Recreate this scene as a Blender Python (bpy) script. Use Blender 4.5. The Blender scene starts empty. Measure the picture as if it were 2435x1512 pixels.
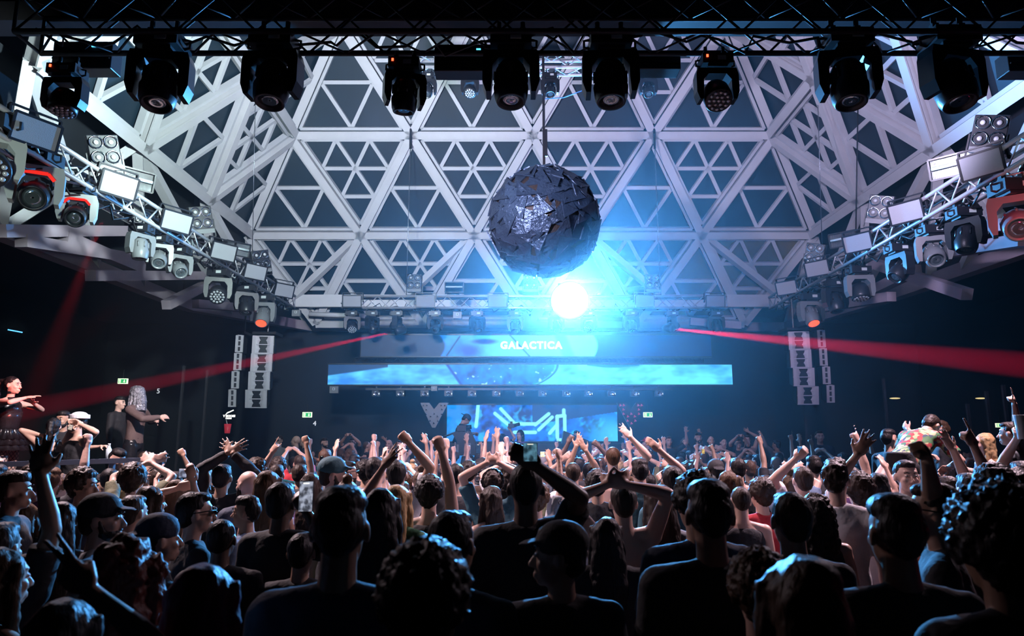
import bpy, bmesh, math, random
from mathutils import Vector, Matrix, noise
from math import sin, cos, pi, radians as R, sqrt
random.seed(7)
sc = bpy.context.scene
COL = sc.collection
# ------------------------------------------------------------------ camera
F = 1646.0
PITCH = math.atan(284 / F)
CAM = Vector((0, 0, 2.0))
RT = Vector((1, 0, 0)); UP = Vector((0, -sin(PITCH), cos(PITCH))); FW = Vector((0, cos(PITCH), sin(PITCH)))
cd = bpy.data.cameras.new('camera'); cam = bpy.data.objects.new('camera', cd); COL.objects.link(cam)
cam.location = CAM; cam.rotation_euler = (pi / 2 + PITCH, 0, 0)
cd.sensor_width = 36; cd.lens = 36 * F / 2435; cd.clip_start = .05; cd.clip_end = 200
cd.dof.use_dof = True; cd.dof.focus_distance = 8.5; cd.dof.aperture_fstop = 3.2
sc.camera = cam
def ray(px, py): return RT * ((px - 1217.5) / F) + UP * ((756 - py) / F) + FW
def at_d(px, py, D): return CAM + ray(px, py) * D
def at_y(px, py, Y): r = ray(px, py); return CAM + r * (Y / r.y)
def at_z(px, py, Z): r = ray(px, py); return CAM + r * ((Z - 2.0) / r.z)
# ------------------------------------------------------------------ world, view
w = bpy.data.worlds.new('world'); sc.world = w; w.use_nodes = True
w.node_tree.nodes['Background'].inputs[0].default_value = (.10, .16, .35, 1)
w.node_tree.nodes['Background'].inputs[1].default_value = .004
sc.view_settings.view_transform = 'Standard'; sc.view_settings.look = 'None'; sc.view_settings.gamma = 1
sc.view_settings.use_curve_mapping = False
sc.view_settings.exposure = 0.0
cy = sc.cycles
cy.max_bounces = 3; cy.diffuse_bounces = 1; cy.adaptive_threshold = .03; cy.glossy_bounces = 2; cy.transmission_bounces = 3; cy.volume_bounces = 0
cy.transparent_max_bounces = 8; cy.sample_clamp_indirect = 4; cy.use_denoising = True
cy.caustics_reflective = False; cy.caustics_refractive = False
# ------------------------------------------------------------------ lights
def light(kind, name, loc, col, power, aim=None, size=.15, cone=60, blend=.6, size_y=None):
    d = bpy.data.lights.new(name, kind); o = bpy.data.objects.new(name, d); COL.objects.link(o)
    o.location = loc; d.energy = power; d.color = col
    if kind == 'AREA':
        d.size = size
        if size_y: d.shape = 'RECTANGLE'; d.size_y = size_y
    else: d.shadow_soft_size = size
    if kind == 'SPOT': d.spot_size = R(cone); d.spot_blend = blend
    if aim is not None: o.rotation_euler = (Vector(aim) - Vector(loc)).to_track_quat('-Z', 'Y').to_euler()
    return o
# wash lights just behind the front truss, thrown up and forward into the dome
light('SPOT', 'dome_wash_left', (-2.5, 7.3, 5.5), (.74, .94, .93), 2400, (-6.5, 14, 9.0), .15, 120, .7)
light('SPOT', 'dome_wash_center', (-1.6, 7.4, 5.6), (.74, .70, 1.0), 1900, (0, 17, 9), .15, 110, .7)
light('SPOT', 'dome_wash_right', (3.8, 7.3, 5.5), (.74, .66, 1.0), 1150, (6.5, 14, 9), .15, 120, .7)
# wash lights on the front truss thrown down and forward onto the dance floor
light('SPOT', 'floor_wash_left', (-4.4, 6.9, 5.3), (1, .74, .78), 2600, (-2.9, 6.9, 1.5), .10, 96, .9)
light('SPOT', 'floor_wash_center', (.9, 6.9, 5.4), (1, .70, .80), 1500, (0.8, 6.7, 1.5), .10, 84, .9)
light('SPOT', 'floor_wash_right', (4.9, 6.9, 5.3), (1, .70, .82), 1900, (3.4, 6.6, 1.5), .10, 92, .9)
light('SPOT', 'floor_wash_far', (-.9, 7.2, 5.5), (1, .70, .84), 1500, (-.3, 11, 1.5), .10, 84, .9)
# lamps on the side trusses thrown across the crowd from in front
light('SPOT', 'cross_wash_left', (-5.2, 7.5, 4.8), (1, .76, .84), 300, (-.5, 4.9, 1.6), .08, 62, .9)
light('SPOT', 'cross_wash_right', (5.6, 7.5, 4.8), (.95, .76, .90), 260, (1.2, 4.8, 1.6), .08, 62, .9)
light('SPOT', 'near_fill_left', (-4.7, 3.6, 3.6), (.82, 1, .92), 300, (-5.5, 6.5, 5.0), .08, 42, .6)  # added light out of frame, brightens the near end of the left truss
light('SPOT', 'near_fill_right', (5.4, 4.2, 3.6), (.85, .95, 1), 130, (6.2, 8.4, 5.2), .08, 40, .6)  # its unseen counterpart, added to brighten the near right truss
light('SPOT', 'podium_fill', (-2.6, 6.9, 5.2), (1, .82, .84), 2600, (-6.0, 10.0, 2.1), .08, 46, .8)  # added spot without a fixture, lights the podium performers
# the blue beam lamp on the back truss that shines at the camera
LAMP = at_y(1355, 715, 16.3)
light('SPOT', 'beam_lamp_light', LAMP + Vector((0, -.35, 0)), (.09, .42, 1.0), 20000, (1.0, 0, 6.2), .06, 118, 1)
light('SPOT', 'blue_wash_stage', at_y(1150, 705, 16.4), (.04, .30, 1), 260, (0, 14.5, 1.0), .1, 120, .8)
# red beams
RB = [(at_y(937, 789, 16.0), at_y(-60, 1000, 12.3), 3.4, 620000), (at_y(1601, 782, 16.0), at_y(2480, 872, 10.4), 3.6, 720000)]
for i, (a, b, c, p) in enumerate(RB):
    light('SPOT', 'red_beam_light', a, (1, .01, .06), p, b, .03, c, .3)
light('SPOT', 'red_beam_light', at_y(245, 520, 9.0), (1, .02, .03), 14000, at_y(90, 920, 8.2), .03, 8, .8)
light('SPOT', 'red_dancer_light', (-4.3, 7.55, 3.5), (1, .05, .025), 900, (-6.9, 9.45, 2.6), .05, 17, .6)
light('SPOT', 'red_truss_light', at_y(2440, 440, 7.2), (1, .02, .05), 22, at_y(2380, 560, 8.4), .05, 90, .8)
# ------------------------------------------------------------------ materials
MC = {}
def mat(name, col, rough=.5, metal=0, emis=None, es=0, bump=0, bscale=40, var=0, vscale=6, stretch=None, alpha=1, spec=None):
    if name in MC: return MC[name]
    m = bpy.data.materials.new(name); m.use_nodes = True; nt = m.node_tree; b = nt.nodes['Principled BSDF']
    b.inputs['Base Color'].default_value = (*col, 1); b.inputs['Roughness'].default_value = rough; b.inputs['Metallic'].default_value = metal
    b.inputs['Alpha'].default_value = alpha
    if spec is not None: b.inputs['Specular IOR Level'].default_value = spec
    if emis: b.inputs['Emission Color'].default_value = (*emis, 1); b.inputs['Emission Strength'].default_value = es
    if bump or var:
        tc = nt.nodes.new('ShaderNodeTexCoord'); mp = nt.nodes.new('ShaderNodeMapping')
        nt.links.new(tc.outputs['Object'], mp.inputs[0])
        if stretch: mp.inputs['Scale'].default_value = stretch
        if var:
            n = nt.nodes.new('ShaderNodeTexNoise'); n.inputs['Scale'].default_value = vscale; n.inputs['Detail'].default_value = 4
            nt.links.new(mp.outputs[0], n.inputs['Vector'])
            mx = nt.nodes.new('ShaderNodeMix'); mx.data_type = 'RGBA'
            mx.inputs[6].default_value = (*[c * (1 - var) for c in col], 1); mx.inputs[7].default_value = (*[min(1, c * (1 + var)) for c in col], 1)
            nt.links.new(n.outputs[0], mx.inputs[0]); nt.links.new(mx.outputs[2], b.inputs['Base Color'])
        if bump:
            n = nt.nodes.new('ShaderNodeTexNoise'); n.inputs['Scale'].default_value = bscale; n.inputs['Detail'].default_value = 3
            nt.links.new(mp.outputs[0], n.inputs['Vector'])
            bp = nt.nodes.new('ShaderNodeBump'); bp.inputs['Strength'].default_value = bump; bp.inputs['Distance'].default_value = .02
            nt.links.new(n.outputs[0], bp.inputs['Height']); nt.links.new(bp.outputs[0], b.inputs['Normal'])
    MC[name] = m; return m
def vcmat(name, strength):
    m = bpy.data.materials.new(name); m.use_nodes = True; nt = m.node_tree; b = nt.nodes['Principled BSDF']
    a = nt.nodes.new('ShaderNodeVertexColor'); a.layer_name = 'Col'
    b.inputs['Base Color'].default_value = (.01, .01, .012, 1); b.inputs['Roughness'].default_value = .5
    nt.links.new(a.outputs[0], b.inputs['Emission Color']); b.inputs['Emission Strength'].default_value = strength
    return m
M_WHITE = mat('painted_steel', (.70, .69, .72), .45, 0, bump=.1, bscale=14, var=.10, vscale=3)
M_GLAZE = mat('glazing_bar_paint', (.66, .66, .70), .5, var=.06)
M_PANE = mat('night_pane', (.008, .024, .042), .6, 0, var=.5, vscale=.8)
M_BLACK = mat('black_paint', (.010, .010, .013), .55, bump=.05)
M_HOUS = mat('black_housing', (.014, .015, .02), .38, bump=.06, bscale=80)
M_HGLOSS = mat('gloss_black_plastic', (.010, .010, .014), .32, spec=.3)
M_GREY = mat('grey_housing', (.17, .18, .19), .4, bump=.05)
M_WHS = mat('white_housing', (.50, .53, .53), .45)
M_ALU = mat('truss_aluminium', (.62, .62, .66), .35, .55, bump=.05, bscale=60)
M_DALU = mat('dark_truss_aluminium', (.020, .018, .022), .6, .1)
M_FACE = mat('light_panel_diffuser', (.30, .31, .34), .6, bump=.3, bscale=120)
M_LENS = mat('lens_glass', (.10, .14, .17), .05, .2)
M_LENS2 = mat('lens_inner', (.45, .55, .6), .08, .9)
M_CHROME = mat('chrome_reflector', (.85, .86, .9), .12, 1)
M_WALL = mat('dark_wall_paint', (.010, .013, .020), .8, var=.3, vscale=1.2)
M_FLOOR = mat('dance_floor', (.012, .012, .014), .35, bump=.1, var=.3)
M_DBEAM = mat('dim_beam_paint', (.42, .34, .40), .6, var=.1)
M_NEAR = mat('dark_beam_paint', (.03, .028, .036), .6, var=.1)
M_REDLED = mat('red_led', (.1, 0, 0), .5, emis=(1, .06, .02), es=6)
M_BLUELCD = mat('blue_lcd', (0, .02, .05), .5, emis=(.1, .6, 1), es=2)
M_CABLE = mat('black_cable', (.012, .012, .015), .5)
M_WCABLE = mat('white_cable', (.55, .6, .58), .5)
M_STEEL = mat('steel_wire', (.35, .36, .4), .35, .9)
# ------------------------------------------------------------------ mesh helpers
def tag(o, label=None, cat=None, group=None, kind=None):
    if label: o['label'] = label
    if cat: o['category'] = cat
    if group: o['group'] = group
    if kind: o['kind'] = kind
    return o
def empty(name, loc=(0, 0, 0), rot=(0, 0, 0), parent=None):
    o = bpy.data.objects.new(name, None); COL.objects.link(o); o.location = loc; o.rotation_euler = rot
    o.empty_display_size = .1
    if parent: o.parent = parent
    return o
class MB:
    def __init__(s): s.v = []; s.f = []; s.m = []; s.cur = 0
    def add(s, vs, fs):
        n = len(s.v); s.v += [Vector(p) for p in vs]; s.f += [tuple(i + n for i in f) for f in fs]; s.m += [s.cur] * len(fs); return s
    def box(s, c, d, rot=None):
        x, y, z = [q / 2 for q in d]; vs = [Vector((a, b, e)) for a in (-x, x) for b in (-y, y) for e in (-z, z)]
        if rot is not None: vs = [rot @ p for p in vs]
        c = Vector(c); return s.add([p + c for p in vs], [(0, 1, 3, 2), (4, 6, 7, 5), (0, 4, 5, 1), (2, 3, 7, 6), (0, 2, 6, 4), (1, 5, 7, 3)])
    def beam(s, a, b, w, h, up=(0, 0, 1)):
        a = Vector(a); b = Vector(b); d = (b - a); L = d.length
        if L < 1e-6: return s
        d /= L; u = Vector(up); u = u - d * u.dot(d)
        if u.length < 1e-4: u = Vector((0, 1, 0)) - d * d.y
        u.normalize(); t = d.cross(u)
        vs = [p + t * i * w / 2 + u * j * h / 2 for p in (a, b) for i in (-1, 1) for j in (-1, 1)]
        return s.add(vs, [(0, 1, 3, 2), (4, 6, 7, 5), (0, 4, 5, 1), (2, 3, 7, 6), (0, 2, 6, 4), (1, 5, 7, 3)])
    def tube(s, pts, r, n=8, cap=True):
        pts = [Vector(p) for p in pts]; rs = r if isinstance(r, (list, tuple)) else [r] * len(pts)
        vs = []; fs = []; prev = None
        for i, p in enumerate(pts):
            d = (pts[min(i + 1, len(pts) - 1)] - pts[max(i - 1, 0)])
            if d.length < 1e-9: d = Vector((0, 0, 1))
            d.normalize()
            if prev is None: u = d.orthogonal().normalized()
            else:
                u = prev - d * prev.dot(d)
                u = u.normalized() if u.length > 1e-5 else d.orthogonal().normalized()
            prev = u; t = d.cross(u)
            for k in range(n): a = 2 * pi * k / n; vs.append(p + (u * cos(a) + t * sin(a)) * rs[i])
        for i in range(len(pts) - 1):
            for k in range(n): k2 = (k + 1) % n; fs.append((i * n + k, i * n + k2, (i + 1) * n + k2, (i + 1) * n + k))
        if cap: fs.append(tuple(range(n))[::-1]); fs.append(tuple((len(pts) - 1) * n + k for k in range(n)))
        return s.add(vs, fs)
    def lathe(s, prof, n=20, org=(0, 0, 0), axis=(0, 0, 1), cap=True):
        ax = Vector(axis).normalized(); u = ax.orthogonal().normalized(); t = ax.cross(u); o = Vector(org)
        vs = [o + ax * z + (u * cos(2 * pi * k / n) + t * sin(2 * pi * k / n)) * r for z, r in prof for k in range(n)]
        fs = [(i * n + k, i * n + (k + 1) % n, (i + 1) * n + (k + 1) % n, (i + 1) * n + k) for i in range(len(prof) - 1) for k in range(n)]
        if cap: fs += [tuple(range(n))[::-1], tuple((len(prof) - 1) * n + k for k in range(n))]
        return s.add(vs, fs)
    def ell(s, c, r, rot=None, nu=12, nv=8):
        c = Vector(c); vs = []; fs = []
        for j in range(1, nv):
            ph = pi * j / nv
            for i in range(nu):
                th = 2 * pi * i / nu; p = Vector((r[0] * sin(ph) * cos(th), r[1] * sin(ph) * sin(th), r[2] * cos(ph)))
                vs.append((rot @ p if rot is not None else p) + c)
        for q in (1, -1):
            p = Vector((0, 0, r[2] * q)); vs.append((rot @ p if rot is not None else p) + c)
        t = len(vs) - 2; b = t + 1
        for j in range(nv - 2):
            for i in range(nu): i2 = (i + 1) % nu; fs.append((j * nu + i, (j + 1) * nu + i, (j + 1) * nu + i2, j * nu + i2))
        for i in range(nu): i2 = (i + 1) % nu; fs.append((t, i, i2)); fs.append((b, (nv - 2) * nu + i2, (nv - 2) * nu + i))
        return s.add(vs, fs)
    def cap(s, a, b, r0, r1, n=10):
        a = Vector(a); b = Vector(b); d = b - a; L = max(d.length, 1e-5); d = d / L
        pts = []; rs = []
        for k in range(4): q = pi / 2 * k / 3.2; pts.append(a - d * r0 * cos(q)); rs.append(max(r0 * sin(q), r0 * .12))
        pts.append(a); rs.append(r0); pts.append(b); rs.append(r1)
        for k in range(3, -1, -1): q = pi / 2 * k / 3.2; pts.append(b + d * r1 * cos(q)); rs.append(max(r1 * sin(q), r1 * .12))
        return s.tube(pts, rs, n)
    def loft(s, rings, n=16):
        # rings: (x, y, z, rx, ry)
        vs = []; fs = []
        for x, y, z, rx, ry in rings:
            for k in range(n): a = 2 * pi * k / n; vs.append((x + rx * cos(a), y + ry * sin(a), z))
        for i in range(len(rings) - 1):
            for k in range(n): k2 = (k + 1) % n; fs.append((i * n + k, i * n + k2, (i + 1) * n + k2, (i + 1) * n + k))
        fs.append(tuple(range(n))[::-1]); fs.append(tuple((len(rings) - 1) * n + k for k in range(n)))
        return s.add(vs, fs)
    def xf(s, M):
        s.v = [M @ p for p in s.v]; return s
    def mesh(s, name, mats, smooth=False):
        me = bpy.data.meshes.new(name); me.from_pydata([tuple(p) for p in s.v], [], s.f)
        if not isinstance(mats, (list, tuple)): mats = [mats]
        for m in mats: me.materials.append(m)
        if len(mats) > 1: me.polygons.foreach_set('material_index', s.m)
        if smooth: me.polygons.foreach_set('use_smooth', [True] * len(me.polygons))
        me.update(); return me
    def obj(s, name, mats, parent=None, smooth=False, bevel=0):
        o = bpy.data.objects.new(name, s.mesh(name, mats, smooth)); COL.objects.link(o)
        if parent: o.parent = parent
        if bevel:
            b = o.modifiers.new('bevel', 'BEVEL'); b.width = bevel; b.segments = 2; b.limit_method = 'ANGLE'
        return o
def inst(name, me, parent=None, loc=None, rot=None, mtx=None):
    o = bpy.data.objects.new(name, me); COL.objects.link(o)
    if parent: o.parent = parent
    if loc is not None: o.location = loc
    if rot is not None: o.rotation_euler = rot
    if mtx is not None: o.matrix_local = mtx
    return o
# ================================================================== DOME
S = 3.0
D2, TILT, X0, Y2 = 6.14 * S, .4416, .168 * S, .751 * S
def c2w(x, y, d): return CAM + RT * x + UP * y + FW * d
def N(r, hx):                      # node of the lattice: row, position along the row in panel widths
    h = (2 - r) * S * sqrt(3) / 2
    return c2w(X0 + hx * S, Y2 + cos(TILT) * h, D2 - sin(TILT) * h)
ceil = tag(empty('ceiling'), kind='structure')
walls_in = None
DONE = set()
CEN = Vector((0, 11, 3))
def kk(p): return (round(p.x, 1), round(p.y, 1), round(p.z, 1))
def beamline(a, b, nrm):
    key = tuple(sorted((kk(a), kk(b))))
    if key in DONE: return
    DONE.add(key); d = (b - a).normalized(); m = MB()
    ins = -nrm
    m.beam(a - nrm * .08, b - nrm * .08, .13, .24, nrm)
    m.beam(a - nrm * .20, b - nrm * .20, .19, .03, nrm)
    m.obj('beam', M_WHITE, ceil)
def tri(A, B, C, pat, pane=M_PANE):
    c = (A + B + C) / 3; n = (B - A).cross(C - A).normalized()
    if n.dot(c - CEN) < 0: n = -n                      # outward
    for a, b in ((A, B), (B, C), (C, A)): beamline(a, b, n)
    off = n * .10
    m = MB(); m.add([A + off, B + off, C + off, A + off * 1.3, B + off * 1.3, C + off * 1.3], [(0, 1, 2), (5, 4, 3), (0, 3, 4, 1), (1, 4, 5, 2), (2, 5, 3, 0)])
    p = m.obj('panel', pane, ceil)
    g = MB(); T = [A.lerp(c, .158), B.lerp(c, .158), C.lerp(c, .158)]
    for i in range(3):
        a, b = T[i], T[(i + 1) % 3]; g.beam(a - n * .02, b - n * .02, .07, .14, n)
    def bar(a, b): g.beam(a + n * .02, b + n * .02, .09, .09, n)
    def L(i, j, t): return T[i].lerp(T[j], t)
    if pat == 2:
        bar(L(0, 1, .5), L(1, 2, .5)); bar(L(1, 2, .5), L(2, 0, .5)); bar(L(2, 0, .5), L(0, 1, .5))
    elif pat == 3:
        for i in range(3):
            j, k = (i + 1) % 3, (i + 2) % 3
            for t in (1 / 3, 2 / 3): bar(L(i, j, t), L(i, k, t))
    g.obj('glazing_bars', M_GLAZE, p)
YEL = mat('yellowed_pane', (.15, .11, .03), .5, var=.7, vscale=1.5)
for h in (-2.5, -1.5, -.5, .5, 1.5): tri(N(2, h), N(2, h + 1), N(3, h + .5), 3, YEL if h == 1.5 else M_PANE)
for h in (-2, -1, 0, 1): tri(N(3, h), N(3, h + 1), N(2, h + .5), 2, YEL if h == 1 else M_PANE)
for h in (-2, -1, 0, 1): tri(N(1, h), N(1, h + 1), N(2, h + .5), 3)
for h in (-2.5, -1.5, -.5, .5, 1.5): tri(N(2, h), N(2, h + 1), N(1, h + .5), 2)
for h in (-1.5, -.5, .5): tri(N(0, h), N(0, h + 1), N(1, h + .5), 3)
for h in (-2, -1, 0, 1): tri(N(1, h), N(1, h + 1), N(0, h + .5), 2)
for h in (-1.5, -.5, .5): tri(N(0, h), N(0, h + 1), N(-1, h + .5), 2)
def sideface(sg, ang):
    E1, E2, inn = N(1, 2 * sg), N(2, 2.5 * sg), N(2, 1.5 * sg)
    t = Matrix.Rotation(ang, 3, E2 - E1) @ (inn - E1); Qp = E1 + t; b = Qp - E2; v = E1 - E2
    P = lambda i, j: E2 + b * i + v * j
    for j in range(3):
        for i in range(5):
            a, c, e, g = P(i, j), P(i + 1, j), P(i, j + 1), P(i + 1, j + 1)
            if min(a.y, c.y, e.y) > 6.2: tri(a, c, e, 2)
            if min(c.y, e.y, g.y) > 6.2: tri(c, e, g, 3)
    return P
PL = sideface(-1, -4.43); PR = sideface(1, 4.44)
# ring beam on the walls and the fan of struts that carries the dome
ZR = 5.2
GL = [at_z(740, 778, ZR), at_z(450, 727, ZR), at_z(0, 548, ZR)]; GL.append(GL[2] + (GL[2] - GL[1]) * .6)
GR = [at_z(1870, 778, ZR), at_z(2120, 702, ZR), at_z(2440, 590, ZR)]; GR.append(GR[2] + (GR[2] - GR[1]) * 1.3)
def strut(a, b, w=.20, h=.20, m=M_WHITE, par=ceil): MB().beam(a, b, w, h).obj('beam', m, par)
ring = GL[::-1] + GR
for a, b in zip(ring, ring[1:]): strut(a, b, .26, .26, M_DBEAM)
NB = at_y(690, 716, 18.6); NB2 = at_y(1870, 716, 18.6)
strut(NB, at_y(1217, 716, 18.6), .14, .34); strut(at_y(1217, 716, 18.6), NB2, .14, .34)
MB().tube([at_y(735, 747, 18.7), at_y(880, 752, 18.7)], .07).obj('pipe', M_WHITE, ceil, True)
for sg, G, P, nb in ((-1, GL, PL, NB), (1, GR, PR, NB2)):
    for a, b, m in ((N(2, 1.5 * sg), nb, M_WHITE), (N(2, .5 * sg), nb.lerp(N(3, 0), .42), M_WHITE), (P(0, 0), G[0], M_WHITE), (P(0, 0), G[1].lerp(G[0], .5), M_WHITE), (P(1, 0), G[0].lerp(G[1], .35), M_WHITE),
                    (P(1, 0), G[1].lerp(G[0], .2), M_WHITE), (P(2, 0), G[1].lerp(G[0], .30), M_WHITE), (P(2, 0), G[1].lerp(G[2], .35), M_WHITE), (P(2, 0), G[2], M_WHITE), (P(3, 0), G[2], M_WHITE), (P(3, 0), G[2].lerp(G[1], .4), M_WHITE)):
        strut(a, b, .17, .17, m)
    # outer dark shell between the face's lower edge and the ring
    m = MB(); o = Vector((.45 * sg, .5, .25)); base = [G[0], G[1], G[1].lerp(G[2], .5), G[2], G[3]]; top = [P(i, 0) for i in range(5)]
    vs = [p + o for p in base] + [p + o for p in top]
    m.add(vs, [(i, i + 1, 5 + i + 1, 5 + i) for i in range(4)]); m.obj('panel', M_WALL, ceil)
    m = MB(); m.add([N(3, 2 * sg) + o, P(0, 0) + o, G[0] + o], [(0, 1, 2)]); m.obj('panel', M_WALL, ceil)
for a, b in (((0, 549), (330, 549)), ((50, 572), (335, 618)), ((150, 562), (335, 640)), ((215, 655), (500, 655)), ((395, 725), (500, 672)), ((465, 722), (610, 735)),
             ((2435, 530), (2260, 545)), ((2435, 570), (2190, 610)), ((2300, 700), (2075, 625)), ((1900, 742), (2120, 705)), ((2020, 720), (2180, 640)), ((1640, 765), (1760, 775))):
    ya, yb = (min(17.5, max(8.5, (7.2 if p[0] < 1217 else 7.5) * F / abs(1217.5 - p[0]) * .985)) for p in (a, b))
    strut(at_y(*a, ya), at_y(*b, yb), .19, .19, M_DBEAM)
# near roof: a dark beam across the room and the dark ceiling in front of it
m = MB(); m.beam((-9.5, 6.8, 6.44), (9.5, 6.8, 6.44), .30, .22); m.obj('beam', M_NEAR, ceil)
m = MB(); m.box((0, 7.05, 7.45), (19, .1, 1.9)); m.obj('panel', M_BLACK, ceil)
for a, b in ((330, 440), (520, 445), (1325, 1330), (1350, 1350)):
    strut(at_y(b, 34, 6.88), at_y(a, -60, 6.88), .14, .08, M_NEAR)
m = MB(); m.box((0, 1.2, 7.2), (19, 11.4, .1)); m.obj('panel', M_BLACK, ceil)
# ------------------------------------------------------------------ room shell
def struct(name, mb, m): return tag(mb.obj(name, m), kind='structure')
struct('floor', MB().box((0, 8, -.05), (26, 28, .1)), M_FLOOR)
struct('wall_back', MB().box((0, 20.3, 2.9), (26, .2, 5.8)), M_WALL)
struct('wall_left', MB().box((-12, 8, 3), (.2, 26, 6)), M_WALL)
struct('wall_right', MB().box((12, 8, 3), (.2, 26, 6)), M_WALL)
so = MB()
for G, xs in ((GL, -12), (GR, 12)):
    for a, b in zip(G, G[1:]): so.add([a + Vector((0, 0, .12)), b + Vector((0, 0, .12)), (xs, b.y, ZR + .12), (xs, a.y, ZR + .12)], [(0, 1, 2, 3)])
    so.add([G[0] + Vector((0, 0, .12)), (xs, G[0].y, ZR + .12), (xs, 20.3, ZR + .12), (0, 20.3, ZR + .12), (0, G[0].y, ZR + .12)], [(0, 1, 2, 3, 4)])
tag(so.obj('ceiling', M_WALL), kind='structure')
# posts and panel joints of the side walls, seen dimly
for px in (0, 1): pass
k = 0
for px, y0, y1, D in ((438, 870, 1075, 15.5), (494, 880, 1080, 15.8), (1910, 925, 1060, 16), (2100, 900, 1040, 15), (2300, 960, 1040, 13), (2345, 930, 1040, 12.5), (2385, 915, 1035, 12)):
    k += 1; a = at_d(px, y0, D); b = Vector((a.x, a.y, 0)); tag(MB().beam(b, a, .05, .05).obj('trim_%d' % k, M_NEAR), kind='structure')
# ================================================================== HAZE
hz = bpy.data.materials.new('haze'); hz.use_nodes = True; nt = hz.node_tree; nt.nodes.clear()
ou = nt.nodes.new('ShaderNodeOutputMaterial'); vs_ = nt.nodes.new('ShaderNodeVolumeScatter'); vs_.inputs['Density'].default_value = .0070
vs_.inputs['Anisotropy'].default_value = .72; vs_.inputs['Color'].default_value = (.8, .9, 1, 1); nt.links.new(vs_.outputs[0], ou.inputs['Volume'])
hb = MB().box((0, 13.75, 3.9), (18, 12.3, 7.4)).obj('haze', hz); tag(hb, kind='stuff')
tag(hb, 'thin stage haze hanging under the dome and in front of the screens', 'haze')
# ================================================================== RIG
def truss(p0, p1, size, label, mat_=M_ALU, r=.031, step=None, up=(0, 0, 1), group=None):
    p0 = Vector(p0); p1 = Vector(p1); d = p1 - p0; L = d.length; d.normalize(); u = Vector(up); u = (u - d * u.dot(d)).normalized(); t = d.cross(u)
    root = empty('lighting_truss', p0); tag(root, label, 'truss', group)
    c = [(i * size / 2 * t + j * size / 2 * u) for i, j in ((-1, -1), (1, -1), (1, 1), (-1, 1))]
    for q in c: MB().tube([q, q + d * L], r, 10).obj('chord', mat_, root, True)
    n = max(2, round(L / (step or size))); br = MB()
    for a, b in ((0, 1), (1, 2), (2, 3), (3, 0)):
        for i in range(n):
            x0, x1 = L * i / n, L * (i + 1) / n; s0, s1 = (c[a], c[b]) if i % 2 == 0 else (c[b], c[a])
            br.tube([s0 + d * x0, s1 + d * x1], r * .42, 6)
    br.obj('lattice', mat_, root, True)
    for x in (0, L):
        e = MB()
        for a in range(4): e.tube([c[a] + d * x, c[(a + 1) % 4] + d * x], r * .6, 6)
        e.obj('end_frame', mat_, root, True)
    return root
FT0, FT1 = at_y(32, 74, 6.0), at_y(2700, 74, 6.0)
zt = 5.79; front_y = 6.19
truss((FT0.x, front_y, zt + .19), (6.4, front_y, zt + .19), .38, 'black box truss across the top of the room holding the dark lamps', M_DALU, .028)
ZT = 5.29
LT0, LT1 = Vector((-5.55, 5.2, ZT)), Vector((-5.50, 16.75, ZT)); RT0, RT1 = Vector((5.95, 5.8, ZT)), Vector((6.55, 16.9, ZT))
truss(LT0, LT1, .29, 'silver box truss down the left side carrying flood panels and moving heads')
truss(RT0, RT1, .29, 'silver box truss down the right side carrying flood panels and moving heads')
BT0 = at_y(818, 716, 16.9); BT1 = at_y(1724, 716, 16.9)
truss((BT0.x, 16.9, ZT), (BT1.x, 16.9, ZT), .29, 'silver box truss at the back above the screens')
MT0, MT1 = at_y(988, 152, 12.2), at_y(1600, 152, 12.2)
truss((MT0.x, 12.2, MT0.z), (MT1.x, 12.2, MT0.z), .29, 'silver box truss high in the dome above the hanging ball')
truss(at_y(845, 857, 17.6), at_y(1672, 857, 17.6), .12, 'dark slim truss between the two wide screens', M_DALU, .02)
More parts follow.
